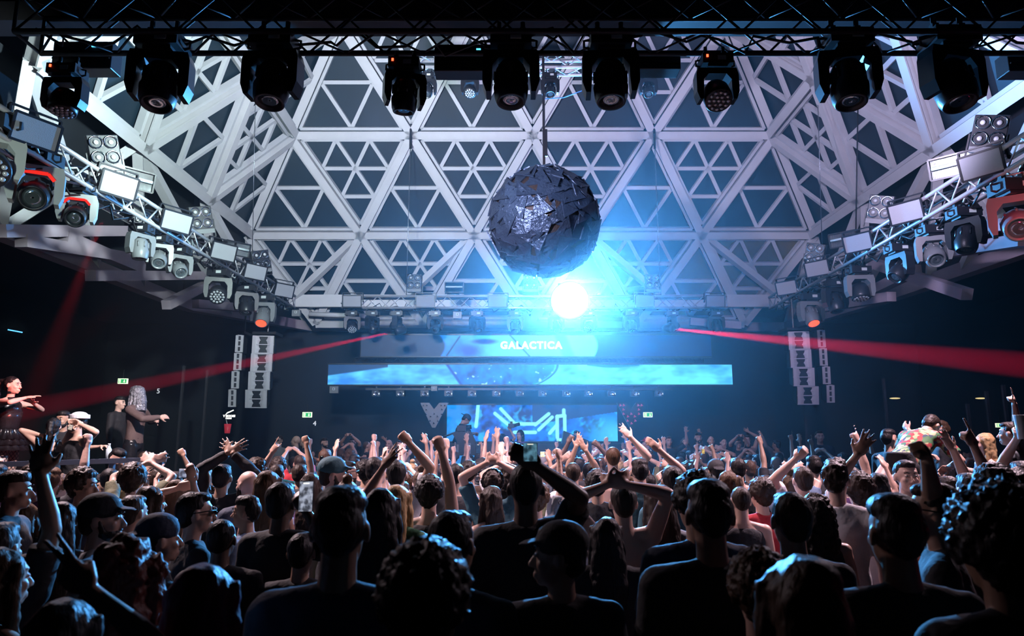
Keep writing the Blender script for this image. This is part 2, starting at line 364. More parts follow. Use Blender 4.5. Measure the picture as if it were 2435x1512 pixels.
# ------------------------------------------------------------------ lamps
def cyl_dir(tilt): return Vector((0, -sin(tilt), -cos(tilt)))
MH = {}
def mh_meshes(kind, hc):
    key = (kind, hc.name)
    if key in MH: return MH[key]
    d = {}
    d['clamp'] = MB().box((-.1, 0, .035), (.05, .05, .09)).box((.1, 0, .035), (.05, .05, .09)).tube([(-.1, 0, .06), (-.1, 0, .14)], .02).tube([(.1, 0, .06), (.1, 0, .14)], .02).box((0, 0, .015), (.25, .06, .03)).mesh('clamp', M_HOUS)
    b = MB().box((0, 0, -.06), (.34, .26, .12)).box((0, 0, -.13), (.22, .2, .03))
    b.lathe([(-.19, .03), (-.19, .055), (-.18, .06)], 12, (0, 0, 0), (1, 0, 0)) if 0 else None
    b.tube([(-.17, 0, -.02), (-.215, 0, -.03), (-.215, 0, -.09), (-.17, 0, -.10)], .012, 6).tube([(.17, 0, -.02), (.215, 0, -.03), (.215, 0, -.09), (.17, 0, -.10)], .012, 6)
    d['base'] = b.mesh('base', M_HOUS)
    d['display'] = MB().box((.04, -.133, -.06), (.09, .006, .05)).mesh('display', mat('fixture_display', (.5, .55, .55), .3))
    y = MB()
    prof = [(-.215, -.19), (.215, -.19), (.235, -.26), (.235, -.47), (.205, -.56), (.165, -.56), (.155, -.42), (.155, -.33), (.10, -.26), (-.10, -.26), (-.155, -.33), (-.155, -.42), (-.165, -.56), (-.205, -.56), (-.235, -.47), (-.235, -.26)]
    n = len(prof)
    for k, (y0, y1) in enumerate(((-.075, .075),)):
        vs = [(x, y0, z + .04) for x, z in prof] + [(x, y1, z + .04) for x, z in prof]
        # walls plus quads for the caps (U shape split in strips)
        fs = [(i, (i + 1) % n, (i + 1) % n + n, i + n) for i in range(n)]
        st = [(0, 1, 2, 8), (0, 8, 9, 15), (2, 3, 7, 8), (3, 4, 5, 6), (3, 6, 7), (15, 9, 10, 14), (10, 11, 14), (11, 12, 13, 14)]
        fs += [tuple(q) for q in st] + [tuple(i + n for i in q[::-1]) for q in st]
        y.add(vs, fs)
    d['yoke'] = y.mesh('yoke', hc)
    if kind == 'wash':
        h = MB().lathe([(-.13, .05), (-.13, .11), (-.05, .145), (.08, .155), (.13, .15), (.135, .14)], 24, (0, 0, 0), (0, 0, -1))
        l = MB()
        pts = [(0, 0)] + [(.052 * cos(a * pi / 3), .052 * sin(a * pi / 3)) for a in range(6)] + [(.104 * cos(a * pi / 6), .104 * sin(a * pi / 6)) for a in range(12)]
        for x, q in pts: l.ell((x, q, -.137), (.023, .023, .014), None, 8, 6)
        d['lens'] = l.mesh('lens_array', mat('led_optics', (.75, .78, .82), .15, .5), True)
    else:
        h = MB().lathe([(-.20, .05), (-.19, .10), (-.14, .125), (-.02, .13), (.02, .145), (.12, .135), (.16, .12), (.165, .118), (.165, .10), (.14, .095)], 24, (0, 0, 0), (0, 0, -1))
        for a in range(8): h.box((.132 * cos(a * pi / 4), .132 * sin(a * pi / 4), .08), (.02, .02, .10))
        d['lens'] = MB().lathe([(.138, .0), (.15, .05), (.140, .094)], 24, (0, 0, 0), (0, 0, -1)).mesh('lens', M_LENS2, True)
    d['head'] = h.mesh('head', hc if kind == 'spot' and hc is M_GREY else M_HOUS, True)
    MH[key] = d; return d
def moving_head(p, label, kind='spot', size=1.0, tilt=20, pan=0, yaw=0, col=M_HOUS, led=None, glow=None, group=None):
    d = mh_meshes(kind, col); root = empty('moving_head_lamp', p, (0, 0, R(yaw))); root.scale = (size,) * 3
    tag(root, label, 'stage lamp', group)
    inst('clamp', d['clamp'], root); b = inst('base', d['base'], root); inst('display', d['display'], b)
    y = inst('yoke', d['yoke'], root, (0, 0, 0), (0, 0, R(pan)))
    M = Matrix.Rotation(R(pan), 4, 'Z') @ Matrix.Translation((0, 0, -.43)) @ Matrix.Rotation(R(-tilt), 4, 'X')
    h = inst('head', d['head'], root, mtx=M); inst('lens', d['lens'], h)
    if col is M_WHS and kind == 'spot':
        e = MB()
        for a_, b_ in (((-.15, -.29), (-.095, -.228)), ((-.095, -.228), (.095, -.228)), ((.095, -.228), (.15, -.29))): e.beam((a_[0], -.078, a_[1]), (b_[0], -.078, b_[1]), .03, .02, (0, 1, 0))
        e.obj('red_strip', mat('red_strip', (.2, 0, 0), .4, emis=(1, .03, .02), es=.9), y)
    if glow:
        g = MB().lathe([(.168, 0), (.17, .07), (.166, .098)], 20, (0, 0, 0), (0, 0, -1)).obj('lit_lens', glow, h, True)
    if led: MB().box((-.12, -.134, -.04), (.022, .008, .03)).obj('indicator_light', M_REDLED, b)
    return root
# front truss, seen from behind as dark shapes; p is where the clamp meets the truss
def fx(px, y=6.0, z=None): q = at_y(px, 110, y); return Vector((q.x, y + .19, (z or 5.70)))
fr = [(135, 'wash', .82, 8, 0, 'small dark wash lamp with red indicator at the left end of the front truss', 1, 5.52),
      (362, 'spot', 1.22, 12, 8, 'large dark beam lamp, first of the big ones from the left on the front truss', 0, 5.84),
      (635, 'spot', 1.18, 10, -5, 'large dark beam lamp second from the left on the front truss', 0, 5.84),
      (957, 'spot', .86, -8, 20, 'small dark lamp with red indicator left of the middle of the front truss', 1, 5.58),
      (1215, 'spot', 1.16, 8, 0, 'large dark beam lamp just left of the ball strap on the front truss', 0, 5.84),
      (1457, 'spot', 1.16, 8, -4, 'large dark beam lamp just right of the ball strap on the front truss', 0, 5.84),
      (1713, 'wash', .86, 32, 0, 'small dark wash lamp showing its LED face on the front truss', 1, 5.62),
      (2035, 'spot', 1.22, 10, -10, 'large dark beam lamp with grey glint, right part of the front truss', 0, 5.86),
      (2290, 'spot', 1.28, 14, 12, 'largest dark beam lamp at the right end of the front truss', 0, 5.88)]
for px, kd, sz, tl, pn, lb, led, z in fr: moving_head(fx(px, 6.0, z), lb, kd, sz, tl, pn, 0, M_HGLOSS, led)
def slab(px0, px1, y0, y1, Y, label, lcd=None):
    a, b = at_y(px0, y0, Y), at_y(px1, y1, Y); r = empty('dimmer_box', ((a.x + b.x) / 2, Y + .1, b.z)); tag(r, label, 'control box')
    W, H = b.x - a.x, a.z - b.z; MB().box((0, 0, H / 2), (W, .2, H)).obj('housing', M_HOUS, r, bevel=.01)
    MB().box((0, -.11, H * .35), (W * .96, .02, H * .06)).obj('trim_strip', M_HGLOSS, r)
    if lcd: MB().box(((at_y(lcd, 110, Y).x) - (a.x + b.x) / 2, -.105, H * .8), (.045, .01, .014)).obj('display', M_BLUELCD, r)
slab(128, 262, 98, 162, 6.6, 'long dark box with blue display behind the left end of the front truss', 224)
slab(1033, 1240, 105, 168, 6.6, 'wide dark box with blue display left of the middle lamps on the front truss', 1138)
slab(1512, 1620, 128, 163, 6.6, 'wide dark box right of the middle lamps on the front truss')
slab(1950, 1972, 95, 158, 6.6, 'small dark box beside the third big lamp from the right')
slab(2395, 2500, 120, 168, 6.6, 'dark box at the right end of the front truss')
# small lamps on the high mid truss
for px, kd, lb in ((1017, 'spot', 'small moving head at the left end of the high truss in the dome'), (1118, 'wash', 'small wash lamp with LED face on the high truss in the dome'),
                   (1308, 'spot', 'small moving head over the ball on the high truss in the dome'), (1540, 'spot', 'small moving head at the right end of the high truss in the dome')):
    q = at_y(px, 178, 12.1); moving_head((q.x, 12.1, q.z), lb, kd, .74, 30 if kd == 'wash' else 22)
# ------------------------------------------------------------------ flood panels, blinders, strobes
def frame_of(p, yaw, tilt, roll=0): return Matrix.Translation(p) @ Matrix.Rotation(R(yaw), 4, 'Z') @ Matrix.Rotation(R(tilt), 4, 'X') @ Matrix.Rotation(R(roll), 4, 'Y')
def flood_panel(p, label, yaw=0, tilt=20, s=1.0, group=None):
    root = empty('flood_panel'); root.matrix_world = frame_of(p, yaw, tilt) @ Matrix.Scale(s, 4); tag(root, label, 'flood light', group)
    h = MB(); h.add([(-.24, -.05, -.15), (.24, -.05, -.15), (.24, -.05, .15), (-.24, -.05, .15), (-.16, .16, -.10), (.16, .16, -.10), (.16, .16, .10), (-.16, .16, .10)],
                    [(0, 1, 2, 3), (4, 7, 6, 5), (0, 4, 5, 1), (1, 5, 6, 2), (2, 6, 7, 3), (3, 7, 4, 0)])
    h.obj('housing', M_HOUS, root, bevel=.008)
    f = MB()
    for a, b in (((-.24, -.15), (.24, -.15)), ((.24, -.15), (.24, .15)), ((.24, .15), (-.24, .15)), ((-.24, .15), (-.24, -.15))): f.beam((a[0], -.06, a[1]), (b[0], -.06, b[1]), .025, .022, (0, 1, 0))
    f.obj('frame', M_HOUS, root); MB().box((0, -.058, 0), (.45, .012, .27)).obj('diffuser', M_FACE, root)
    MB().beam((-.26, .05, -.02), (-.26, .05, .22), .02, .05, (0, 1, 0)).beam((.26, .05, -.02), (.26, .05, .22), .02, .05, (0, 1, 0)).beam((-.26, .05, .22), (.26, .05, .22), .05, .02).obj('bracket', M_HOUS, root)
    MB().ell((-.265, .05, 0), (.02, .03, .03)).ell((.265, .05, 0), (.02, .03, .03)).obj('knob', M_HGLOSS, root, True)
def blinder(p, label, yaw=0, tilt=0, s=1.0, roll=0, group=None):
    root = empty('blinder_lamp'); root.matrix_world = frame_of(p, yaw, tilt, roll) @ Matrix.Scale(s, 4); tag(root, label, 'blinder', group)
    MB().box((0, .09, 0), (.36, .16, .44)).obj('housing', M_HOUS, root, bevel=.01)
    MB().box((0, .0, -.20), (.35, .03, .07)).obj('lower_plate', M_GREY, root)
    for x in (-.085, .085):
        for z in (-.065, .125):
            l = MB().lathe([(0, .083), (.012, .083), (.012, .074), (-.03, .05), (-.05, .02), (-.05, 0)], 18, (x, 0, z), (0, -1, 0), False).obj('lamp', M_CHROME, root, True)
            MB().ell((x, -.0, z), (.03, .02, .03)).obj('bulb', mat('bulb_glass', (.7, .72, .75), .1, .3), l, True)
    MB().beam((-.2, .08, 0), (-.2, .08, -.30), .02, .05, (0, 1, 0)).beam((.2, .08, 0), (.2, .08, -.30), .02, .05, (0, 1, 0)).beam((-.2, .08, -.3), (.2, .08, -.3), .05, .02).obj('bracket', M_HOUS, root)
def strobe(p, label, yaw=0, tilt=0, s=1.0):
    root = empty('strobe_lamp'); root.matrix_world = frame_of(p, yaw, tilt) @ Matrix.Scale(s, 4); tag(root, label, 'strobe')
    MB().box((0, .10, 0), (.44, .14, .24)).tube([(-.15, .17, 0), (.15, .17, 0)], .11, 16).obj('housing', M_HOUS, root, bevel=.008)
    f = MB()
    for a, b in (((-.22, -.12), (.22, -.12)), ((.22, -.12), (.22, .12)), ((.22, .12), (-.22, .12)), ((-.22, .12), (-.22, -.12))): f.beam((a[0], .01, a[1]), (b[0], .01, b[1]), .02, .05, (0, 1, 0))
    f.obj('frame', M_HOUS, root)
    MB().add([(-.21, .03, -.11), (.21, .03, -.11), (.21, .03, .11), (-.21, .03, .11)], [(0, 1, 2, 3)]).obj('reflector', mat('strobe_reflector', (.55, .6, .62), .25, .5), root)
    MB().tube([(-.2, .0, .01), (.2, .0, .01)], .022, 12).obj('tube', mat('strobe_tube', (.7, .8, .8), .15, .2), root, True)
# helper: a point on the side trusses that shows at pixel column px
def on_truss(px, T0, T1, dz=0, dx=0):
    r = ray(px, 756); 
    # intersect x/y ratio in plan: X/Y as seen; depth depends on z, so iterate
    t = .5; lo, hi = 0, 1
    for _ in range(40):
        t = (lo + hi) / 2; q = T0.lerp(T1, t) + Vector((dx, 0, dz)); v = q - CAM; x = 1217.5 + F * v.x / v.dot(FW)
        if (x < px) == (T0.x < 0): lo = t
        else: hi = t
    return T0.lerp(T1, t) + Vector((dx, 0, dz))
sL = lambda px, dz, dx=.28: on_truss(px, LT0, LT1, dz, dx)
sR = lambda px, dz, dx=-.28: on_truss(px, RT0, RT1, dz, dx)
nth = ['nearest', 'second', 'third', 'fourth', 'fifth', 'last']
for i, px in enumerate((80, 278, 416, 528, 604, 673)):
    flood_panel(sL(px, .02), '%s flood panel from the camera on the left side truss, pale grey face' % nth[i], 62 - 2 * i, 16, 1.0)
for i, px in enumerate((2338, 2158, 2043, 1946, 1873)):
    flood_panel(sR(px, .02), '%s flood panel from the camera on the right side truss, pale grey face' % nth[i], -58 + 2 * i, 16, 1.0)
for px, lb in ((838, 'at the left end of'), (1012, 'under the four-lamp blinder on'), (1184, 'left of the blazing beam lamp on'), (1532, 'right of the blazing beam lamp on'), (1700, 'at the right end of')):
    q = at_y(px, 718, 16.62); flood_panel((q.x, 16.62, ZT - .01), 'pale flood panel %s the back truss' % lb, 0, 8, .95)
for px, lb in ((250, 'nearest four-lamp blinder standing on the left side truss'), (480, 'middle four-lamp blinder standing on the left side truss'), (622, 'farthest four-lamp blinder standing on the left side truss')):
    blinder(sL(px, .50, .05), lb, 40, 10, 1.05, -16)
for px, lb in ((2352, 'nearest four-lamp blinder standing on the right side truss'), (2092, 'middle four-lamp blinder standing on the right side truss'), (1936, 'farthest four-lamp blinder standing on the right side truss')):
    blinder(sR(px, .50, -.05), lb, -36, 10, 1.05, 16)
for px, lb in ((985, 'four-lamp blinder standing on the left part of the back truss'), (1262, 'four-lamp blinder left of the blazing beam lamp on the back truss'), (1553, 'four-lamp blinder standing on the right part of the back truss')):
    q = at_y(px, 672, 16.8); blinder((q.x, 16.8, q.z), lb, 0, 0, 1.0)
strobe(sL(322, .38, .1), 'nearer strobe with clear glass on the left side truss', 48, 14, 1.15); strobe(sL(566, .38, .1), 'farther strobe on the left side truss', 48, 14, 1.1)
strobe(sR(2262, .38, -.1), 'nearer strobe with clear glass on the right side truss', -45, 14, 1.2); strobe(sR(2004, .38, -.1), 'farther strobe on the right side truss', -45, 14, 1.1)
q = at_y(1080, 683, 16.8); strobe((q.x, 16.8, q.z), 'strobe beside the four-lamp blinder on the back truss', 0, 0, 1.05)
G_RED = mat('red_lit_lens', (.1, 0, 0), .3, emis=(1, .05, .02), es=3.5)
G_REDB = mat('red_beam_lens', (.1, 0, 0), .3, emis=(1, .30, .12), es=5)
for px, kd, sz, tl, pn, colr, glow, lb in (
        (-8, 'wash', 1.25, 58, 40, M_WHS, .32, 'pale wash lamp cut by the left edge of the photo under the left side truss'),
        (95, 'spot', 1.20, 62, 30, M_WHS, .24, 'large white-fronted moving head nearest the camera under the left side truss'),
        (190, 'spot', .95, 58, 25, M_WHS, .14, 'grey moving head next to the white-fronted one under the left side truss'),
        (338, 'spot', .85, 4, 60, M_GREY, None, 'grey moving head pointing straight down under the left side truss'),
        (382, 'spot', .85, 50, 30, M_GREY, None, 'grey moving head with clear lens, fourth under the left side truss'),
        (430, 'spot', .85, 55, 45, M_GREY, None, 'grey moving head with clear lens, fifth under the left side truss'),
        (522, 'wash', 1.05, 52, 20, M_HOUS, None, 'round LED wash lamp under the left side truss'),
        (588, 'spot', 1.0, 20, 30, M_HOUS, None, 'dark moving head between the wash lamp and the red-lit one on the left'),
        (628, 'spot', 1.15, 35, 6, M_GREY, G_RED, 'moving head glowing red at the far end of the left side truss')):
    up_ = glow if isinstance(glow, float) else .06; moving_head(sL(px, -.24 + up_, .0), lb, kd, sz, tl, pn, 0, colr, 0, None if isinstance(glow, float) else glow)
for px, kd, sz, tl, pn, colr, glow, lb in (
        (2408, 'spot', 1.25, 60, -35, M_GREY, None, 'moving head washed in red light nearest the camera under the right side truss'),
        (2290, 'spot', 1.0, 15, -60, M_HOUS, None, 'dark moving head seen from its side under the right side truss'),
        (2214, 'spot', 1.0, 50, -20, M_GREY, None, 'moving head with pale yoke under the right side truss'),
        (2135, 'spot', 1.0, 45, -80, M_HOUS, None, 'dark moving head turned sideways under the right side truss'),
        (2040, 'wash', 1.05, 12, -5, M_GREY, None, 'LED wash lamp facing down under the right side truss'),
        (1982, 'spot', 1.05, 15, 10, M_HOUS, None, 'dark moving head beside the red-lit one on the right side truss'),
        (1925, 'spot', 1.15, 30, 5, M_GREY, G_RED, 'moving head glowing red at the far end of the right side truss')):
    moving_head(sR(px, -.24, .0), lb, kd, sz, tl, pn, 0, colr, 0, glow)
bk = [(838, 'wash', 40, 20, None, 'wash lamp at the left end under the back truss'), (886, 'spot', 30, 60, None, 'dark lamp second from the left under the back truss'),
      (945, 'spot', 70, 80, None, 'moving head throwing a red beam to the left, under the back truss'),
      (1035, 'spot', 45, 15, None, 'moving head third from the left under the back truss'), (1135, 'spot', 30, 30, None, 'moving head left of the middle under the back truss'),
      (1225, 'spot', 30, 0, None, 'moving head under the back truss below the ball'), (1322, 'spot', 40, 20, None, 'moving head just left below the blazing lamp'),
      (1400, 'wash', 50, -25, None, 'wash lamp with LED face just right below the blazing lamp'), (1500, 'spot', 30, 10, None, 'dim moving head right of the blazing lamp'),
      (1597, 'spot', 70, -85, None, 'moving head throwing a red beam to the right, under the back truss'), (1702, 'spot', 15, 0, None, 'dark moving head at the right end under the back truss')]
for px, kd, tl, pn, gl, lb in bk:
    q = at_y(px, 745, 16.9); moving_head((q.x, 16.9, ZT - .22), lb, kd, .86, tl, pn)
for i, (a, b, c, p) in enumerate(RB):
    d = (b - a).normalized(); m = MB().lathe([(-.30, .05), (-.28, .09), (-.06, .10), (-.03, .085)], 20, a, d); r = m.obj('beam_projector', M_HOUS, None, True)
    tag(r, 'small dark projector tube sending the red beam to the ' + ('left' if i == 0 else 'right'), 'stage lamp')
    MB().lathe([(-.045, 0), (-.04, .04), (-.045, .078)], 18, a, d).obj('lens', G_REDB, r, True)
# the blazing lamp; its lens is oversized, with emission fading outward as painted glare
M_BLAZE = mat('lens_and_glare', (1, 1, 1), .3, emis=(.80, .93, 1), es=1); nt = M_BLAZE.node_tree; b = nt.nodes['Principled BSDF']; tc_ = nt.nodes.new('ShaderNodeTexCoord'); ln = nt.nodes.new('ShaderNodeVectorMath'); ln.operation = 'LENGTH'
mr = nt.nodes.new('ShaderNodeMapRange'); mr.interpolation_type = 'SMOOTHERSTEP'; mr.inputs[1].default_value = .48; mr.inputs[2].default_value = .04; mr.inputs[3].default_value = .0; mr.inputs[4].default_value = 14
nt.links.new(tc_.outputs['Object'], ln.inputs[0]); nt.links.new(ln.outputs['Value'], mr.inputs[0]); nt.links.new(mr.outputs[0], b.inputs['Emission Strength'])
r = empty('beam_lamp', LAMP); tag(r, 'blazing blue-white beam lamp shining at the camera below the ball', 'stage lamp')
MB().lathe([(.01, .40), (-.0, .47), (.12, .46), (.40, .16), (.45, .05)], 24, (0, 0, 0), (0, 1, .25)).obj('housing', M_HOUS, r, True)
MB().lathe([(-.06, 0), (-.05, .12), (-.04, .24), (-.02, .36), (.0, .46)], 24, (0, 0, 0), (0, 1, .25)).obj('lens', M_BLAZE, r, True)
MB().beam((-.25, .1, 0), (-.25, .1, .42), .04, .08, (0, 1, 0)).beam((.25, .1, 0), (.25, .1, .42), .04, .08, (0, 1, 0)).beam((-.27, .1, .42), (.27, .1, .42), .08, .04).obj('yoke', M_HOUS, r)
# small grey boxes on the rigging, each with a square plate
for px, py, Y, sz, lb in ((1088, 750, 16.6, .22, 'small grey box with a bright square under the back truss'), (795, 927, 17.3, .22, 'small grey box with a bright square under the left end of the lower screen'), (1033, 924, 17.3, .16, 'small grey box under the lower screen among the projectors'),
                          (705, 745, 16.5, .2, 'small pale box hanging from the ring beam left of the back truss')):
    q = at_y(px, py, Y); r = empty('control_box', q); tag(r, lb, 'control box'); MB().box((0, 0, 0), (sz, .12, sz * .8)).obj('housing', M_GREY, r, bevel=.01)
    MB().box((0, -.065, .02), (sz * .28, .01, sz * .28)).obj('plate', M_WHS, r); MB().box((0, -.072, .02), (sz * .12, .01, sz * .12)).obj('window', M_BLACK, r)
# wires
def wire(pts, lb, r=.008, m=M_STEEL, name='suspension_wire', cat='wire', group=None): o = MB().tube(pts, r, 6).obj(name, m, None, True); return tag(o, lb, cat, group)
for a, zb, lb in ((N(1, -1), ZT + .15, 'thin wire from the roof node to the left part of the back truss'), (N(1, 1), ZT + .15, 'thin wire from the roof node to the right part of the back truss')):
    wire([a - Vector((0, .25, .35)), Vector((a.x - .0, a.y - .25, zb))], lb, .010)
    MB_ = MB().tube([a - Vector((0, .25, -.05)), a - Vector((0, .25, .5))], .03, 6)
    tag(MB_.obj('chain_hoist', M_HOUS), 'small chain hoist at the roof node above the %s wire' % ('left' if a.x < 0 else 'right'), 'hoist')
for a, lb in ((PL(0, 0), 'thin wire beside the left edge of the dome'), (PR(0, 0), 'thin wire beside the right edge of the dome')):
    wire([at_y(607 if a.x < 0 else 1945, 250, 13.2), at_y(600 if a.x < 0 else 1955, 600, 14.6)], lb)
wire([at_y(2040, 250, 12.2), at_y(2035, 560, 12.6)], 'dark wire in front of the right side of the dome', .012, M_CABLE)
# cables along the trusses
def sag(a, b, n, amp, seed):
    rr = random.Random(seed); return [a.lerp(b, i / n) + Vector((rr.uniform(-.1, .1), rr.uniform(-.1, .1), -abs(sin(i * 1.9)) * amp + rr.uniform(-.04, .04))) for i in range(n + 1)]
wire(sag(LT0 + Vector((.1, 0, .1)), LT1, 60, .22, 1), 'white cable looped along the left side truss', .013, M_WCABLE, 'cable', 'cable')
wire(sag(LT0 + Vector((0, 0, -.1)), LT1, 60, .25, 2), 'black cable looped along the left side truss', .014, M_CABLE, 'cable', 'cable')
wire(sag(RT0 + Vector((0, 0, -.1)), RT1, 60, .25, 3), 'black cable looped along the right side truss', .014, M_CABLE, 'cable', 'cable')
wire(sag(Vector((BT0.x, 16.9, ZT)), Vector((BT1.x, 16.9, ZT)), 60, .2, 4), 'black cable looped along the back truss', .012, M_CABLE, 'cable', 'cable')
wire(sag(Vector((FT0.x, 6.2, 5.95)), Vector((6.2, 6.2, 5.95)), 50, .2, 5), 'black cable looped along the dark front truss', .014, M_CABLE, 'cable', 'cable')
wire([at_y(1297, 235, 12.0), at_y(1340, 232, 10.5), at_y(1400, 210, 8.5)], 'thin blue cable from the ball strap to the right', .008, mat('blue_cable', (.05, .2, .5), .5), 'cable', 'cable')
# ------------------------------------------------------------------ ball
bc = at_y(1295, 527, 11.4); br_ = 136 / F * (bc - CAM).dot(FW)
ball = empty('hanging_ball', bc); tag(ball, 'big dark ball of creased foil shards hanging under the dome', 'decoration')
M_FOIL = mat('creased_dark_foil', (.045, .075, .125), .34, .5, bump=.8, bscale=22, var=.3, vscale=5)
MB().ell((0, 0, 0), (br_ * .93,) * 3, None, 32, 20).obj('core', mat('rusty_dark_core', (.035, .025, .022), .6, .3, bump=.4, var=.3), ball, True)
rr = random.Random(11); sh = MB()
for i in range(190):
    zz = 1 - 2 * (i + .5) / 190; a = i * 2.39996; n = Vector((sqrt(1 - zz * zz) * cos(a), sqrt(1 - zz * zz) * sin(a), zz)); u = n.orthogonal().normalized(); t = n.cross(u); a0 = rr.uniform(0, 6.3)
    pts = []
    for k in range(3):
        aa = a0 + k * 2.1 + rr.uniform(-.45, .45); L = rr.uniform(.20, .40); v = n + (u * cos(aa) + t * sin(aa)) * L; pts.append(v.normalized() * br_ * rr.uniform(.955, 1.015) * (1.03 if rr.random() < .04 else 1))
    c = (pts[0] + pts[1] + pts[2]) / 3; off = n * .022
    sh.add([p for p in pts] + [p - off for p in pts], [(0, 1, 2), (5, 4, 3), (0, 3, 4, 1), (1, 4, 5, 2), (2, 5, 3, 0)])
sh.obj('foil_shards', M_FOIL, ball)
tp = Vector((bc.x, bc.y, MT0.z - .15))
s_ = MB().box((bc.x, bc.y, (tp.z + bc.z + br_) / 2 + .0), (.045, .02, tp.z - bc.z - br_ + .05)).box((bc.x + .03, bc.y, bc.z + br_ + .45), (.06, .04, .5)).obj('strap', M_CABLE); tag(s_, 'black strap holding the ball under the high truss', 'strap')
# ------------------------------------------------------------------ loudspeakers
M_SPK = mat('speaker_front', (.46, .44, .50), .5, bump=.05); M_SPB = mat('speaker_slot', (.03, .03, .04), .8)
def cabinet(p, W, H, label, yaw, tilt, kind, group):
    root = empty('loudspeaker_cabinet'); root.matrix_world = frame_of(p, yaw, tilt); tag(root, label, 'loudspeaker', group)
    MB().add([(-W / 2 * 1.02, 0, -H / 2), (W / 2 * 1.02, 0, -H / 2), (W / 2 * 1.02, 0, H / 2), (-W / 2 * 1.02, 0, H / 2), (-W / 2 * .8, .5, -H / 2 * .85), (W / 2 * .8, .5, -H / 2 * .85), (W / 2 * .8, .5, H / 2 * .85), (-W / 2 * .8, .5, H / 2 * .85)],
             [(0, 1, 2, 3), (4, 7, 6, 5), (0, 4, 5, 1), (1, 5, 6, 2), (2, 6, 7, 3), (3, 7, 4, 0)]).obj('enclosure', M_HOUS, root)
    f = MB(); w2, h2 = W / 2 * .97, H / 2 * .96
    if kind == 'wide':     # two curved horn flares meeting in a deep vertical slot
        nz = 12
        for sx in (-1, 1):
            vs = []; fs = []
            for j in range(nz + 1):
                z = -h2 + 2 * h2 * j / nz; k = .55 + .45 * abs(cos(j / nz * pi * 2))
                for i in range(7):
                    t = i / 6; x = sx * (.016 + (w2 - .016) * t); dep = .085 * max(0, 1 - t / .62) ** 1.2 * k
                    vs.append((x, dep - .03, z))
            for j in range(nz):
                for i in range(6): q = j * 7 + i; fs.append((q, q + 1, q + 8, q + 7) if sx > 0 else (q, q + 7, q + 8, q + 1))
            f.add(vs, fs)
        for z in (-h2, 0, h2): f.beam((-w2, -.015, z), (w2, -.015, z), .02, .02, (0, 1, 0))
        f.obj('horn', M_SPK, root)
    else:
        f.box((-W * .32, -.02, 0), (W * .34, .03, H * .96)).box((W * .32, -.02, 0), (W * .34, .03, H * .96))
        for k in range(4): f.box((0, -.018, -h2 + k * 2 * h2 / 3 * .96 + .012), (W * .5, .028, .028))
        f.obj('baffle', M_SPK, root)
    MB().box((0, .0 if kind != 'wide' else .075, 0), (W * .30 if kind != 'wide' else .03, .012, H * .9)).obj('slot', M_SPB, root)
def array(px, y0, y1, n, W, kind, side, Y, yaw):
    T = at_y(px, y0, Y); B = at_y(px, y1, Y); H = (T.z - B.z) / n * 1.02; z = T.z; y = Y; names = ['top', 'second', 'third', 'bottom']
    for i in range(n):
        a = (1, 3, 6, 10)[i]; c = Vector((T.x + (-.010 if side == 'left' else .014) * i * i, y, z - H / 2)); cabinet(c, W, H * .975, '%s cabinet of the %s loudspeaker column on the %s of the stage' % (names[i], kind, side), yaw, a, kind, None)
        z -= H * .99; y += sin(R(a)) * H * .5
    fr_ = MB().box((T.x, Y + .25, T.z + .06), (W * 1.1, .5, .06)).tube([(T.x, Y + .25, T.z + .05), (T.x, Y + .25, ZR + .1)], .02); tag(fr_.obj('speaker_frame', M_HOUS), 'black flying frame above the %s loudspeaker column on the %s' % (kind, side), 'frame')
array(627, 798, 968, 4, .47, 'wide', 'left', 15.2, 8); array(571, 796, 966, 4, .17, 'narrow', 'left', 15.5, 10)
array(1898, 788, 960, 4, .46, 'wide', 'right', 15.2, -8); array(1951, 784, 956, 4, .17, 'narrow', 'right', 15.5, -10)
# ------------------------------------------------------------------ screens
def screen(px0, px1, y0, y1, Y, fn, label, nx, ny, strength, name='led_screen'):
    a, b = at_y(px0, y1, Y), at_y(px1, y0, Y); W = b.x - a.x; H = at_y(px0, y0, Y).z - a.z
    root = empty(name, (a.x + W / 2, Y, a.z)); tag(root, label, 'screen')
    MB().box((0, .06, H / 2), (W + .03, .1, H + .03)).obj('cabinet', M_HOUS, root)
    vs = []; fs = []; cols = []
    for j in range(ny + 1):
        for i in range(nx + 1):
            u, v = i / nx, j / ny; vs.append((-W / 2 + W * u, 0, H * v)); cols.append(fn(px0 + (px1 - px0) * u, y1 + (y0 - y1) * v, u, v))
    for j in range(ny):
        for i in range(nx): q = j * (nx + 1) + i; fs.append((q, q + 1, q + nx + 2, q + nx + 1))
    me = bpy.data.meshes.new('picture'); me.from_pydata(vs, [], fs); ca = me.color_attributes.new('Col', 'FLOAT_COLOR', 'POINT')
    ca.data.foreach_set('color', [c for q in cols for c in (*q, 1)]); me.materials.append(vcmat(label[:20], strength)); inst('picture', me, root)
    # thin bezel
    f = MB(); 
    for p, q in (((-W / 2, -.02), (W / 2, -.02)), ((-W / 2, H + .02), (W / 2, H + .02))): f.beam((p[0], 0, p[1]), (q[0], 0, q[1]), .03, .03, (0, 1, 0))
    f.obj('bezel', M_HOUS, root)
    return root
def nz(x, y, s, o=0): return noise.noise(Vector((x / s, y / s, o))) * .5 + .5
def fbm(x, y, s, o=0): return (nz(x, y, s, o) * .5 + nz(x, y, s / 2.1, o + 5) * .3 + nz(x, y, s / 4.3, o + 9) * .2)
def mixc(a, b, t): t = max(0, min(1, t)); return tuple(p + (q - p) * t for p, q in zip(a, b))
def sm(a, b, x): t = max(0, min(1, (x - a) / (b - a))); return t * t * (3 - 2 * t)
